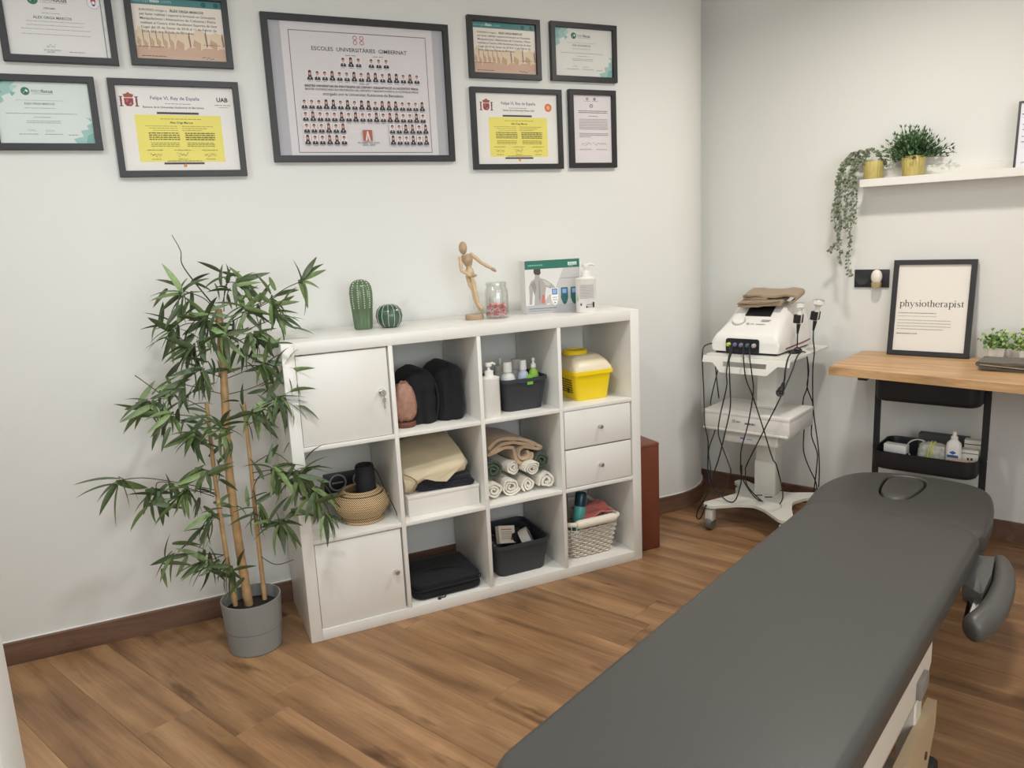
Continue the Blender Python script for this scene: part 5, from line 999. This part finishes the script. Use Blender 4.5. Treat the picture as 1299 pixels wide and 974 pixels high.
t2 = ton('cable_coil', 'coiled white cable standing in the middle tray', 'cable', 1.52, .235, TZ+.006, 10); b = MB(); b.tube(smooth_path([(.043*math.cos(a)*(1+.05*math.sin(3*a)), .006*math.sin(2.3*a), .058+.046*math.sin(a)) for a in [i*.45 for i in range(31)]], 3), .0024, 6); b.build('cord', flat(206, 204, 198), t2)
t2 = ton('electrode_packet', 'clear bag of electrodes tied with a yellow band', 'packet', 1.59, .265, TZ+.004, -4); b = MB(); b.lump((0, 0, .055), (.062, .028, .052), 3.4, .10, 7, seed=3); b.build('bag', mat('clear_bag', s2l(190, 188, 176), .25, var=.3, scale=45), t2)
for dx in (-.016, -.004): 
    b = MB(); b.tube([(dx+.028*math.cos(a)*.25, .031*math.sin(a)*1.0, .056+.056*math.cos(a)) for a in (2*math.pi*i/28 for i in range(28))], .0035, 6, closed=True); b.build('yellow_band', flat(206, 204, 96), t2)
# white squeeze bottle with blue print
t2 = ton('squeeze_bottle', 'white squeeze bottle with blue cross print in the trolley tray', 'bottle', 1.672, .300, TZ+.012, 0); b = MB(); b.loft([[(x, y, z) for x, y in rrect(-w_, w_, -w_*.62, w_*.62, w_*.55, 5)] for w_, z in ((.027, 0), (.029, .004), (.0295, .10), (.027, .118), (.014, .132), (.013, .136))]); b.build('bottle', M_whitep, t2); b = MB(); b.lathe([(.0135, .134), (.0135, .148), (.008, .151), (.007, .162), (.008, .168), (.001, .170)], 18); b.build('cap', M_whitep, t2)
p = Print(.05, .09, Matrix.Translation((0, -.0187, .015))); p.disc(.5, .72, .15, (50, 96, 168)); p.rect(.28, .68, .72, .76, (50, 96, 168)); p.line(.08, .92, .47, (50, 80, 150), .14, 4)
p.line(.12, .8, .36, (90, 130, 190), .035); p.line(.12, .7, .22, (90, 130, 190), .03); p.build('label_print', t2)
GC = 'white cartons in the trolley tray'
for lab, a, b_, z, hh in (('taller white carton at the back right of the trolley tray', 1.725, .185, TZ+.001, .125), ('small white carton with black marks in front of the taller one', 1.728, .26, TZ+.001, .100)):
    t2 = ton('carton', lab, 'box', a, b_, z, 2, GC); b = MB(); b.rbox(-.032, .032, -.02, .02, 0, hh, .001, 1); b.build('body', flat(226, 220, 208), t2); p = Print(.062, hh, Matrix.Translation((0, -.0202, 0))); p.rect(0, .84, 1, .87, (60, 56, 54)); p.rect(.35, .55, .48, .66, (50, 48, 48)); p.rect(.56, .56, .7, .67, (50, 48, 48)); p.line(.1, .9, .4, GREY, .03); p.build('print', t2)
t2 = ton('leaflet', 'folded peach and white leaflet lying in front of the cartons', 'paper', 1.700, .345, TZ+.064, 3); b = MB(); b.box(-.034, .034, -.012, .012, -.060, -.004).rbox(-.038, .038, -.020, .018, -.004, .006, .001, 1); b.build('paper', flat(232, 196, 164), t2)

# ================================================================= treatment cart
CA, CB = .855, .36; t = wthing('device_cart', 'white wheeled treatment cart with a column and two trays', 'cart', CA, CB, 0); mw = mat('cart_white', s2l(222, 221, 212), .4)
def cl(a, b_): return (a-CA, -(b_-CB))
BZ = .115
poly = [cl(.668, .60), cl(.680, .630), cl(.72, .640), cl(.82, .545), cl(.885, .515), cl(.95, .545), cl(1.06, .640), cl(1.10, .630), cl(1.11, .60), cl(1.05, .47), cl(1.02, .38), cl(1.05, .29), cl(1.11, .235), cl(1.105, .195), cl(1.06, .185), cl(.96, .25), cl(.885, .26), cl(.81, .25), cl(.70, .185), cl(.665, .195), cl(.655, .235), cl(.72, .29), cl(.75, .38), cl(.72, .47)]
b = MB(); pp = rpoly(poly[::-1], .02, 3); b.prism(pp, BZ, BZ+.014, 'z'); b.build('base_plate', mw, t)
for a, q in ((.705, .600), (1.070, .600), (.690, .222), (1.080, .222)):
    x, y = cl(a, q); b = MB(); b.lathe([(.014, BZ), (.014, BZ-.02)], 14, c=(x, y, 0)); b.rbox(x-.020, x+.020, y-.028, y+.018, .045, BZ-.012, .006, 2); b.build('caster_fork', mw, t)
    b = MB(); b.lathe([(.001, -.016), (.030, -.016), (.0325, -.010), (.0325, .010), (.030, .016), (.001, .016)], 22, X=Matrix.Translation((x, y-.008, .0325)) @ Matrix.Rotation(R(90), 4, 'Y')); b.build('wheel', mat('wheel_grey', s2l(104, 102, 98), .6), t)
x0, y0 = cl(.815, .335); x1, y1 = cl(.915, .235)
b = MB(); b.rbox(x0, x1, y0, y1, BZ+.014, .835, .008, 2); b.build('column', mw, t); b = MB(); b.rbox(x0-.003, x1+.003, y0-.006, y0+.03, BZ+.014, .300, .004, 2); b.build('column_cover', mw, t)
for dx in (.0, .05): b = MB(); b.tube([(x0+.02+dx, y0-.05, BZ+.0155), (x0+.05+dx, y0-.03, BZ+.0155)], .003, 6); b.build('screw_slot', mat('dark_gap', s2l(70, 68, 64), .6), t)
# lower tray, drawer box under it, upper tray with handle
LZ2 = .478
xa, yf = cl(.625, .525); xb, yb = cl(1.045, .20); b = MB(); b.rbox(xa, xb, yf, yb, LZ2, LZ2+.012, .003, 2); b.build('lower_tray', mw, t)
xc, yc = cl(.715, .49); xd, yd = cl(.985, .22); b = MB(); b.rbox(xc, xd, yc, yd, LZ2-.062, LZ2-.0005, .010, 3); dr = b.build('drawer', mw, t)
p = Print(.07, .022, Matrix.Translation(((xc+xd)/2-.02, yc-.0006, LZ2-.045))); p.rect(0, 0, 1, 1, (210, 214, 220)); p.line(.1, .45, .35, (40, 70, 150), .35, 1); p.line(.55, .95, .35, GREY, .2); XF[dr.name] = XF[t.name]; p.build('badge', dr)
UZ = .838; xa, yf = cl(.640, .545); xb, yb = cl(1.058, .06); b = MB(); pl_ = rpoly([(xa, yf), (xb, yf), (xb+.012, yb), (xa-.012, yb)], .03, 4); b.prism(pl_, UZ, UZ+.010, 'z'); b.build('upper_tray', mw, t)
# bent-down front lip with a slot handle
b = MB(); wx = (xb-xa); n = 40; top = []; 
def lipd(u): 
    s_ = min(u, 1-u); return .030+(.042*min(1, max(0, (s_-.13)/.10)))
V = []; F = []; hole = (.24, .76)
for i in range(n+1):
    u = i/n; d_ = lipd(u); zs = [0, .022, .044, d_] if d_ > .05 else [0, d_*.33, d_*.66, d_]
    for z in zs: V.append((xa+wx*u, yf-.002-.030*(z/.072)**.8, UZ+.008-z))
for i in range(n):
    u = (i+.5)/n
    for k in range(3):
        if k == 1 and hole[0] < u < hole[1]: continue
        F.append((i*4+k, (i+1)*4+k, (i+1)*4+k+1, i*4+k+1))
b.add(V, F, 0, True); b.add([(v[0], v[1]+.004, v[2]) for v in V], [f[::-1] for f in F], 0, True); b.build('handle_lip', mw, t, recalc=False)
# white equipment box on the lower tray
bb = LZ2+.0125; t2 = thing('equipment_box', 'shallow white box on the lower tray of the cart', 'box', wl(.838, .37, bb), RWZ); b = MB(); b.rbox(-.212, .212, -.150, .150, 0, .082, .003, 2); b.build('carton', flat(232, 228, 222), t2); b = MB(); b.rbox(-.214, .214, -.152, .152, .066, .0835, .003, 2); b.build('lid', flat(234, 230, 224), t2)
p = Print(.42, .07, Matrix.Translation((0, -.1524, .004))); p.disc(.37, .55, .018, GREY); p.disc(.37, .55, .010, (214, 210, 206)); p.line(.40, .45, .48, GREY, .09); p.line(.50, .62, .40, (110, 108, 110), .12); p.build('print', t2)
p = Print(.42, .29, Matrix.Translation((0, -.145, .0837)) @ Matrix.Rotation(R(-90), 4, 'X')); p.line(.42, .72, .45, (140, 138, 138), .03); p.build('top_print', t2)

# ================================================================= therapy device
DZ0 = UZ+.0105; DA, DBK = .812, .06
t = thing('therapy_device', 'white physiotherapy device with sloping control panel on the cart', 'medical device', wl(DA, DBK, DZ0), RWZ); wm = mat('device_white', s2l(238, 236, 230), .3, coat=.3)
sec = [(-.415, .158, .150, .012, .055), (-.412, .160, .150, .010, .080), (-.395, .162, .146, .008, .098), (-.375, .163, .142, .008, .108), (-.30, .165, .130, .008, .150), (-.20, .170, .126, .008, .212), (-.175, .171, .124, .008, .222), (-.14, .172, .126, .008, .228), (-.06, .171, .134, .008, .216), (-.02, .166, .134, .010, .185), (-.004, .158, .130, .012, .15)]
rings = []
for y, wb_, wt_, z0, z1 in sec: rings.append([(x, y, z) for x, z in rpoly([(-wb_, z0), (wb_, z0), (wb_*.5+wt_*.5+.012, z0+(z1-z0)*.62), (wt_, z1), (-wt_, z1), (-(wb_*.5+wt_*.5+.012), z0+(z1-z0)*.62)], [.01, .01, .06, .035, .035, .06], 5)])
b = MB(); b.loft(rings); b.build('housing', wm, t)
def panel(u, v, lift=.0012):     # u across -1..1, v 0..1 up the sloping panel
    y = -.375+.175*v; z = .108+(.212-.108)*v; return Vector((u*.11, y-lift*.5, z+lift))
for nm, us, vs, m_, lf in (('screen', (-.52, .62), (.56, .93), mat('screen_black', s2l(34, 34, 38), .15), .003),):
    b = MB(); q = [panel(us[0], vs[0], lf), panel(us[1], vs[0], lf), panel(us[1]*.97, vs[1], lf), panel(us[0]*.97, vs[1], lf)]; q2 = [p_-Vector((0, -.003, .006)) for p_ in q]; b.loft([q2, q], sm=False); b.build(nm, m_, t)
nn_ = Vector((0, -.104, .175)).normalized(); XP = Matrix.Translation(panel(-.66, .34, 0)) @ nn_.to_track_quat('Z', 'Y').to_matrix().to_4x4(); b = MB(); b.lathe([(.029, -.002), (.029, .009), (.026, .012), (.001, .012)], 28, X=XP); b.build('dial', wm, t)
b = MB(); b.lathe([(.0325, -.001), (.0325, .0022), (.0295, .0025)], 28, X=XP, cap1=False); b.build('dial_ring', mat('silver_ring', s2l(190, 188, 184), .3, .4), t)
pm = Matrix.Translation(panel(.25, .15, .0016)) @ Matrix.Rotation(math.atan2(.175, .104)*-1, 4, 'X'); p = Print(.12, .06, pm)
p.disc(.1, .35, .06, GREY); p.disc(.1, .35, .035, (226, 224, 218)); p.line(.22, .36, .28, (150, 148, 146), .09, 1); p.line(.44, .80, .28, (150, 148, 146), .09, 2); p.line(.58, .95, .82, INK, .07); p.line(.58, .92, .68, INK, .07); p.build('print', t)
b = MB(); b.prism(rrect(-.092, .072, .006, .074, .012, 4), -.4175, -.406); b.build('port_panel', mat('port_black', s2l(28, 30, 38), .35), t)
for i, c_ in enumerate(((186, 206, 84), (110, 96, 150), (120, 118, 128), (70, 96, 110), (170, 170, 172))):
    b = MB(); b.lathe([(.010, 0), (.010, .012), (.006, .016), (.005, .022)], 16, X=Matrix.Translation((-.075+i*.031, -.417, .045)) @ Matrix.Rotation(R(90), 4, 'X')); b.build('socket_ring', flat(*c_), t)
b = MB(); SP = []
for k in range(13):
    y = -.33+.30*k/12
    for s0_, s1_ in zip(sec, sec[1:]):
        if s0_[0] <= y <= s1_[0]: f = (y-s0_[0])/(s1_[0]-s0_[0]); SP.append((s0_[1]+(s1_[1]-s0_[1])*f+.0005, y, .024+.008*k/12))
b.tube(SP, .0032, 8); b.build('red_stripe', flat(120, 40, 60), t)
b = MB(); b.rbox(-.15, .15, -.405, -.01, .0, .0125, .003, 1); b.build('underside', mat('port_black', (0, 0, 0)), t)
blk = mat('cable_black', s2l(26, 25, 26), .45)
def cable(pts, r=.0030): b = MB(); b.tube(smooth_path([PW(*q) for q in pts], 6), r, 7); return b.build('cable', blk, t, world=True)
F1 = .605
cable([(925.7, 438, .49), (926, 446, .55), (923, 461, F1), (921.6, 475, F1), (921.6, 491, F1), (913.3, 528, F1), (911.2, 548, F1), (915.3, 564, F1), (924.3, 588, F1), (927, 598, F1), (925.7, 614, .57), (916.7, 625, .55), (907.7, 622.7, .55), (902, 612, .55), (898, 596, .55)])
cable([(929, 438, .49), (928, 447, .55), (925, 457, F1), (925.3, 471, F1), (925.7, 484, F1), (926.4, 516, F1), (920, 548, F1), (911.9, 581, F1), (906.3, 598, F1), (902, 616, .62), (893, 634, .63), (885, 648, .64), (884, 656.5, .64), (888.5, 657, .64), (896, 640, .64)])
cable([(943, 438, .49), (943.2, 447, .55), (943.7, 461, F1), (946.5, 481, F1), (955.5, 504.6, F1), (968.7, 545, F1), (979.8, 581, F1), (985.3, 591, F1), (993, 625, .50), (990, 638, .44), (982.5, 642.7, .43), (966, 635, .45), (948, 616, .5), (945.8, 598, .58), (948, 588, F1), (968.7, 546.5, .612), (991, 502, F1), (1005, 470, .55), (1011, 452.5, .47), (1018, 445.5, .40)])
cable([(950.7, 438, .49), (951, 447, .55), (951.4, 457, F1), (954.8, 482, F1), (955.5, 498, F1), (949.3, 536.5, F1), (941, 567, F1), (939.6, 584, F1), (941, 604.6, .57), (955, 628, .47), (970, 639, .44), (977, 642, .43)])
cable([(910, 437, .40), (903, 435.5, .42), (895, 438, .47), (891.5, 444, .50), (891, 461, .50), (892.5, 491, .50), (893.2, 513, .53), (894, 538, .55), (898, 559, .55), (898, 595, .55), (900.8, 614, .56), (905, 617, .55), (914, 628, .55), (924, 636, .55), (933, 634, .55), (940, 612, .56), (941, 590, .60)])
cable([(909, 452, .30), (911, 466, .30), (902, 506, .33), (903, 520, .20), (907.7, 542, .30), (899, 570, .45), (901, 590, .50), (903, 606, .52)]); cable([(907, 455, .28), (909, 480, .28), (912, 505, .26)])
c7 = [(1017, 444, .40), (1010, 441, .44), (1000.5, 452.5, .56), (996.5, 468, F1), (995, 482, F1), (992, 492, F1)]; cable(c7, .0036)
pc = PW(989.5, 498, F1); b = MB(); dv = (PW(994, 486, F1)-pc).normalized(); XQ = Matrix.Translation(pc) @ dv.to_track_quat('Z', 'Y').to_matrix().to_4x4(); b.lathe([(.004, .05), (.007, .048), (.009, .028), (.014, .02), (.016, .012), (.016, 0), (.001, 0)], 18, X=XQ); b.build('mains_plug', blk, t, world=True)
pn = Vector(CP-pc).normalized(); XQ = Matrix.Translation(pc+pn*.006) @ pn.to_track_quat('Z', 'Y').to_matrix().to_4x4(); b = MB(); b.lathe([(.001, 0), (.018, 0), (.0185, .008), (.014, .0085), (.013, .004), (.001, .004)], 22, X=XQ); b.build('plug_face', mat('plug_grey', s2l(60, 60, 60), .5), t, world=True)
b = MB()
for dx, dy in ((-.006, 0), (.006, 0)): b.lathe([(.0022, .004), (.0022, .016), (.001, .018)], 8, X=XQ @ Matrix.Translation((dx, dy, 0)))
b.build('plug_pins', M_chrome, t, world=True)
cable([(1018, 446, .36), (1023, 449, .28), (1025, 470, .18), (1024, 491, .16), (1019.3, 505, .15), (1018, 524, .14), (1020, 542, .14), (1019.3, 571, .14), (1026, 592, .14), (1034, 609, .14), (1037, 622, .14)]); cable([(1023, 447, .28), (1026, 470, .17), (1024, 491, .155), (1031, 512, .15), (1030, 535, .15), (1029.6, 553, .15), (1036.6, 574, .15), (1036, 592, .15), (1033.8, 612, .15), (1032, 625, .15)])
b = MB(); cc = PW(1012, 447, .42); b.tube(smooth_path([Vector((.030*math.cos(a), .022*math.sin(a), .004+.0035*(i//8))) for i, a in enumerate([k*.785 for k in range(25)])], 4), .0032, 6, X=Matrix.Translation((WP(1.005, .35, UZ+.010)))); b.build('cable', blk, t, world=True)
# two handpieces in their clips
for k, (uu, vt, vb, bq, wid, lab) in enumerate(((1016, 384, 411, .36, .019, 'white ultrasound handpiece with the narrower head, clipped beside the device'), (1038, 380, 407, .30, .026, 'white ultrasound handpiece with the wider round head, clipped beside the device'))):
    top, bot = PW(uu+(1 if k else 0), vt, bq), PW(uu-(3 if k == 0 else 4), vb, bq); h_ = thing('handpiece', lab, 'handpiece', tuple(bot), RWZ, None); ax = (top-bot).normalized(); L = (top-bot).length; XH = XF[h_.name].inverted() @ Matrix.Translation(bot) @ ax.to_track_quat('Z', 'Y').to_matrix().to_4x4()
    b = MB(); b.lathe([(.009, 0), (.0115, .01), (.0125, L*.45), (.010, L*.62), (wid*.62, L*.72), (wid, L*.80), (wid, L*.97)], 22, X=XH); b.build('grip', wm, h_); b = MB(); b.lathe([(wid*.98, L*.97), (wid*.92, L), (.001, L)], 22, X=XH); b.build('head_plate', M_steel, h_)
    b = MB(); b.lathe([(.0045, -.045), (.0085, -.01), (.0095, .002)], 14, X=XH); b.build('strain_relief', blk, h_)
    b = MB(); cp_ = bot.lerp(top, .28); 
    for sx in (-1, 1): b.rbox(sx*.0165-.0035*(2), sx*.0165+.0035*2, -.012, .016, L*.05, L*.45, .002, 1, X=XH)
    b.rbox(-.02, .02, .013, .020, L*.05, L*.45, .002, 1, X=XH); b.build('clip', blk, h_)
    b = MB(); e0 = bot-ax*.04; pth = [e0, e0+Vector((0, 0, -.05)), PW(uu-5, 441 if k == 0 else 446, bq-.02)]
    if k == 1: pth += [PW(1031, 470, .20), PW(1031.7, 518, .16), PW(1038, 567, .16), PW(1039.3, 595, .16), PW(1038.5, 618, .16)]
    b.tube(smooth_path(pth, 6), .003, 7); b.build('cable', blk, h_, world=True)
# folded sand towel on the device
t = thing('folded_towel', 'sand brown towel folded on top of the white device', 'towel', wl(.825, .255, DZ0+.222), RWZ); t.rotation_euler = (R(9), R(-3), RWZ+R(4))
b = MB(); b.fold(zig(-.115, .085, .006, 2, .013, .003, 3), .0115, -.075, .085, 5, 0, .003, 4); dtw = mat('brown_terry', s2l(160, 138, 112), .95, var=.06, scale=60, bump=.5, bscale=240, sheen=.2); b.build('lower_fold', dtw, t)
b = MB(); b.fold([(q.x, q.y) for q in smooth_path([Vector((x, z, 0)) for x, z in ((.02, .030), (-.05, .034), (-.085, .036), (-.094, .044), (-.085, .051), (-.03, .048), (.02, .040), (.07, .040), (.12, .041), (.148, .035), (.154, .024), (.144, .012), (.12, .004))], 5)], .0105, -.045, .095, 5, 0, .003, 6); b.build('upper_fold', dtw, t)
b = MB(); b.tube(smooth_path([(-.118, -.076, .019), (-.04, -.077, .015), (.04, -.077, .016), (.09, -.076, .024)]), .0016, 6); b.build('hem', mat('sand_hem', s2l(112, 96, 78), .9), t)
# ================================================================= treatment table
TD = Vector((math.cos(R(24.92)), math.sin(R(24.92)), 0)); TO = Vector((.112, -1.532, 0)); TR = R(24.92)      # local x along the table to its head, local -y to its right-hand side
t = thing('treatment_table', 'grey vinyl treatment table with a face hole and white steel base', 'treatment table', tuple(TO+TD*1.05+Vector((TD.y, -TD.x, 0))*.26), TR)
XT = XF[t.name]; OX, OY = 1.05, .26
def tl(s_, r_): return (s_-OX, -(r_-OY))
TH = .502; WTB = .520
def pad(outline, z1, th, rnd, crown=.004):
    """upholstered slab: outline is a function inset -> ring"""
    rings = []
    for i in range(5): a = i/4*math.pi/2; rings.append([(x, y, z1-th+rnd*.7*(1-math.sin(a))) for x, y in outline(rnd*.7*(1-math.cos(a)) if False else rnd*.7*(1-math.sin(a)))][:])
    return rings
def slab(name, outline, z0, z1, rnd, mats, seam=True, hole=None):
    rings = [[(x, y, z0) for x, y in outline(rnd*.6)], [(x, y, z0+rnd*.25) for x, y in outline(rnd*.2)], [(x, y, z0+rnd*.7) for x, y in outline(0)]]
    for i in range(0, 8): a = i/7*math.pi/2; rings.append([(x, y, z1-rnd+rnd*math.sin(a)) for x, y in outline(rnd*(1-math.cos(a)))])
    rings.append([(x, y, z1+.0012) for x, y in outline(rnd+.03)]); rings.append([(x, y, z1+.0015) for x, y in outline(rnd+.10)])
    b = MB(); b.loft(rings); o = b.build(name, mats, t); return o
def main_out(i):
    a0, b0 = tl(-.078, -.014); a1, b1 = tl(1.672, WTB-.004)
    return rrect(a0+i, a1-i, b1+i, b0-i, max(.10-i*.6, .012), 8)
slab('main_cushion', main_out, TH-.075, TH, .024, M_vinyl)
# head cushion: lens of vinyl, curved end, face hole
def head_out(i, n=9):
    P = []
    for s_, r_ in ((1.676, -.040), (1.90, -.060), (2.06, -.030), (2.14, .02), (2.185, .10), (2.205, .20), (2.205, .32), (2.185, .40), (2.13, .458), (2.04, .485), (1.90, .505), (1.676, .515)): P.append(tl(s_, r_))
    cx, cy = tl(1.94, .24); Q = smooth_path([Vector((x, y, 0)) for x, y in P], 4); out = []
    for q in Q: d_ = Vector((q.x-cx, q.y-cy)); k = max(.05, 1-i/max(.12, min(d_.length, .30))); sx = cx+(q.x-cx)*k; sy = cy+(q.y-cy)*k; out.append((sx, sy))
    return out[::-1]
hz = TH-.026
# cushion top as ring between the outline and the hole
def hole_out(k):
    P = [tl(s_, r_) for s_, r_ in ((1.885, .165), (1.875, .205), (1.905, .245), (2.0, .262), (2.10, .262), (2.16, .235), (2.165, .17), (2.13, .125), (2.03, .125), (1.94, .140))]; cx = sum(p_[0] for p_ in P)/len(P); cy = sum(p_[1] for p_ in P)/len(P)
    Q = smooth_path([Vector((x, y, 0)) for x, y in P+[P[0]]], 5)[:-1]; return [(cx+(q.x-cx)*k, cy+(q.y-cy)*k) for q in Q]
NH = 96
def rs(P, n=NH):   # resample by angle about the hole centre
    H0 = hole_out(1); cx = sum(p_[0] for p_ in H0)/len(H0); cy = sum(p_[1] for p_ in H0)/len(H0); out = []
    for j in range(n):
        a = 2*math.pi*j/n; d_ = Vector((math.cos(a), math.sin(a))); best = None
        for i in range(len(P)):
            p_, q_ = Vector(P[i])-Vector((cx, cy)), Vector(P[(i+1) % len(P)])-Vector((cx, cy)); e_ = q_-p_; den = d_.x*e_.y-d_.y*e_.x
            if abs(den) < 1e-12: continue
            tt = (p_.x*e_.y-p_.y*e_.x)/den; ss = (p_.x*d_.y-p_.y*d_.x)/den
            if tt > 0 and -1e-6 <= ss <= 1+1e-6 and (best is None or tt > best): best = tt
        best = best or .1; out.append((cx+d_.x*best, cy+d_.y*best))
    return out
rnd = .022; rings = [[(x, y, hz-.07) for x, y in rs(head_out(rnd*.6))], [(x, y, hz-.07+rnd*.5) for x, y in rs(head_out(0))]]
for i in range(0, 7): a = i/6*math.pi/2; rings.append([(x, y, hz-rnd+rnd*math.sin(a)) for x, y in rs(head_out(rnd*(1-math.cos(a))))])
for i in range(5): a = i/4*math.pi/2; rings.append([(x, y, hz-.010*(1-math.cos(a))) for x, y in rs(hole_out(1.07-.07*math.sin(a)))])
rings.append([(x, y, hz-.07) for x, y in rs(hole_out(1.0))])
b = MB(); b.loft(rings, False, False); b.build('head_cushion', M_vinyl, t)
b = MB(); b.loft([[(x, y, hz+z) for x, y in rs(hole_out(k))] for k, z in ((.90, -.068), (.93, -.025), (.915, -.008), (.86, -.001), (.6, .002), (.25, .003))]); b.build('face_hole_plug', M_vinyl, t)
b = MB(); b.loft([[(x, y, hz-.069) for x, y in rs(hole_out(1.01))], [(x, y, hz-.066) for x, y in rs(hole_out(1.01))]]); b.build('hole_shadow_board', mat('hole_shade', s2l(24, 23, 22), .8), t)  # near-black sheet added under the plug as the shade in the hole
# frame under the cushions
wst = mat('table_white_steel', s2l(206, 198, 184), .4); x0, _ = tl(.02, 0); x1, _ = tl(1.62, 0)
b = MB(); b.rbox(x0, x1, tl(0, .46)[1], tl(0, .05)[1], TH-.093, TH-.0755, .003, 1); b.build('cushion_board', mat('board_dark', s2l(70, 60, 50), .7), t)
x2, _ = tl(1.66, 0); x3, _ = tl(2.12, 0); b = MB(); b.rbox(x2, x3, tl(0, .40)[1], tl(0, .06)[1], hz-.088, hz-.0705, .003, 1); b.build('head_board', MATS['board_dark'], t)
for sgn, r0_, r1_ in ((1, .468, .508), (-1, .0, .04)):
    # side rail: C-section with a chamfered end
    z0, z1 = .330, .424; s0, s1 = .05, 1.03; pr_ = [(tl(s0, 0)[0], z0), (tl(s1-.05, 0)[0], z0), (tl(s1, 0)[0], z0+.035), (tl(s1, 0)[0], z1), (tl(s0, 0)[0], z1)]
    b = MB(); b.prism(pr_, tl(0, r1_)[1], tl(0, r1_-.006 if sgn > 0 else r0_+.006)[1] if False else tl(0, r1_)[1]+.005, 'y'); b.box(tl(s0, 0)[0], tl(s1, 0)[0], tl(0, r1_)[1], tl(0, r0_)[1], z1-.005, z1); b.box(tl(s0, 0)[0], tl(s1-.05, 0)[0], tl(0, r1_)[1], tl(0, r0_)[1], z0, z0+.005); b.box(tl(s0, 0)[0], tl(s1, 0)[0], tl(0, r0_)[1]-.005, tl(0, r0_)[1], z0, z1); b.build('side_rail', wst, t)
    b = MB(); b.rbox(tl(.88, 0)[0], tl(.955, 0)[0], tl(0, r1_)[1]-.012, tl(0, r1_)[1]+.004, z0+.008, z0+.052, .003, 2); b.build('rail_block', mat('block_grey', s2l(128, 122, 116), .5), t)
    # lifting plate lower down
    pr2 = [(tl(.10, 0)[0], .10), (tl(.95, 0)[0], .10), (tl(1.03, 0)[0], .20), (tl(1.03, 0)[0], .265), (tl(.10, 0)[0], .265)]
    yo = tl(0, r1_+.018 if sgn > 0 else r0_-.018)[1]; b = MB(); b.prism(pr2, yo, yo+.022, 'y'); pl2 = b.build('lift_plate', mat('beige_plate', s2l(178, 156, 124), .5), t)
    b = MB(); b.lathe([(.001, 0), (.010, 0), (.010, .003), (.001, .004)], 16, X=Matrix.Translation((tl(.93, 0)[0], yo, .17)) @ Matrix.Rotation(R(90 if sgn > 0 else -90), 4, 'X')); XF[pl2.name] = Matrix(); b.build('bolt', mat('bolt_dark', s2l(90, 70, 50), .4, .5), pl2)
    for ss in (.14, .92):
        b = MB(); yy = tl(0, r1_-.02 if sgn > 0 else r0_+.02)[1]; b.rbox(tl(ss-.03, 0)[0], tl(ss+.03, 0)[0], yy-.02, yy+.02, .05, .325, .004, 1); b.build('leg', wst, t)
    for ss in (.10, 1.03):
        yy = tl(0, r1_+.006 if sgn > 0 else r0_-.006)[1]; b = MB(); b.lathe([(.001, -.016), (.044, -.016), (.048, -.008), (.048, .008), (.044, .016), (.001, .016)], 26, X=Matrix.Translation((tl(ss, 0)[0], yy, .048)) @ Matrix.Rotation(R(90), 4, 'X')); b.build('wheel', mat('black_rubber', s2l(28, 27, 27), .6), t)
for ss in (.12, .95):
    b = MB(); b.rbox(tl(ss-.03, 0)[0], tl(ss+.03, 0)[0], tl(0, .49)[1], tl(0, .02)[1], .05, .10, .004, 1); b.build('cross_bar', wst, t)
    b = MB(); b.rbox(tl(ss-.03, 0)[0], tl(ss+.03, 0)[0], tl(0, .49)[1], tl(0, .02)[1], .365, TH-.0935, .004, 1); b.build('cross_bar', wst, t)
b = MB(); b.rbox(tl(1.60, 0)[0], tl(1.64, 0)[0], tl(0, .522)[1], tl(0, .505)[1], .415, .432, .003, 1); b.build('head_lever', M_blackp, t)
# arm rest: curved pad hung beside the table, sleeve and chrome bracket
darkv = mat('arm_vinyl', s2l(84, 83, 80), .42, bump=.05, bscale=300)
P = [PZ(1267, 708, .40), PZ(1272, 722, .395), PZ(1273, 740, .385), PZ(1267, 762, .375), PZ(1254, 783, .365), PZ(1238, 796, .355), PZ(1228, 801, .35)]
P = smooth_path(P, 6); n = len(P); rr = [.036*math.sqrt(max(.05, 1-abs(2*i/(n-1)-1)**5))*(.72+.38*i/(n-1)) for i in range(n)]
b = MB(); b.tube(P, rr, 20, flat_=1.15, up=Vector((0, 0, 1))); arm = b.build('arm_rest', darkv, t, world=True); XF[arm.name] = XT
b = MB(); b.tube([p_+Vector((-.006, .012, .026)) for p_ in P[3:-4]], .0016, 6); b.build('seam', darkv, arm, world=True)
A_ = [PZ(1226, 703, .435), PZ(1262, 706, .43), PZ(1258, 728, .425), PZ(1247, 752, .405), PZ(1243, 753, .40), PZ(1222, 741, .41), PZ(1221, 730, .42)]
b = MB(); cen = sum(A_, Vector())/len(A_); V = [cen+Vector((0, 0, .016))]+[q for q in A_]+[q-Vector((0, 0, .05)) for q in A_]; m_ = len(A_); b.add(V, [(0, i+1, (i+1) % m_+1) for i in range(m_)]+[(i+1, i+1+m_, (i+1) % m_+1+m_, (i+1) % m_+1) for i in range(m_)]+[[i+1+m_ for i in range(m_)]], 0, True); b.build('arm_sleeve', darkv, t, world=True)
b = MB(); b.tube([PZ(1240, 748, .385), PZ(1236, 765, .37), PZ(1226, 790, .355)], [.014, .018, .010], 10, flat_=.5); b.build('arm_bracket', M_chrome, t, world=True)
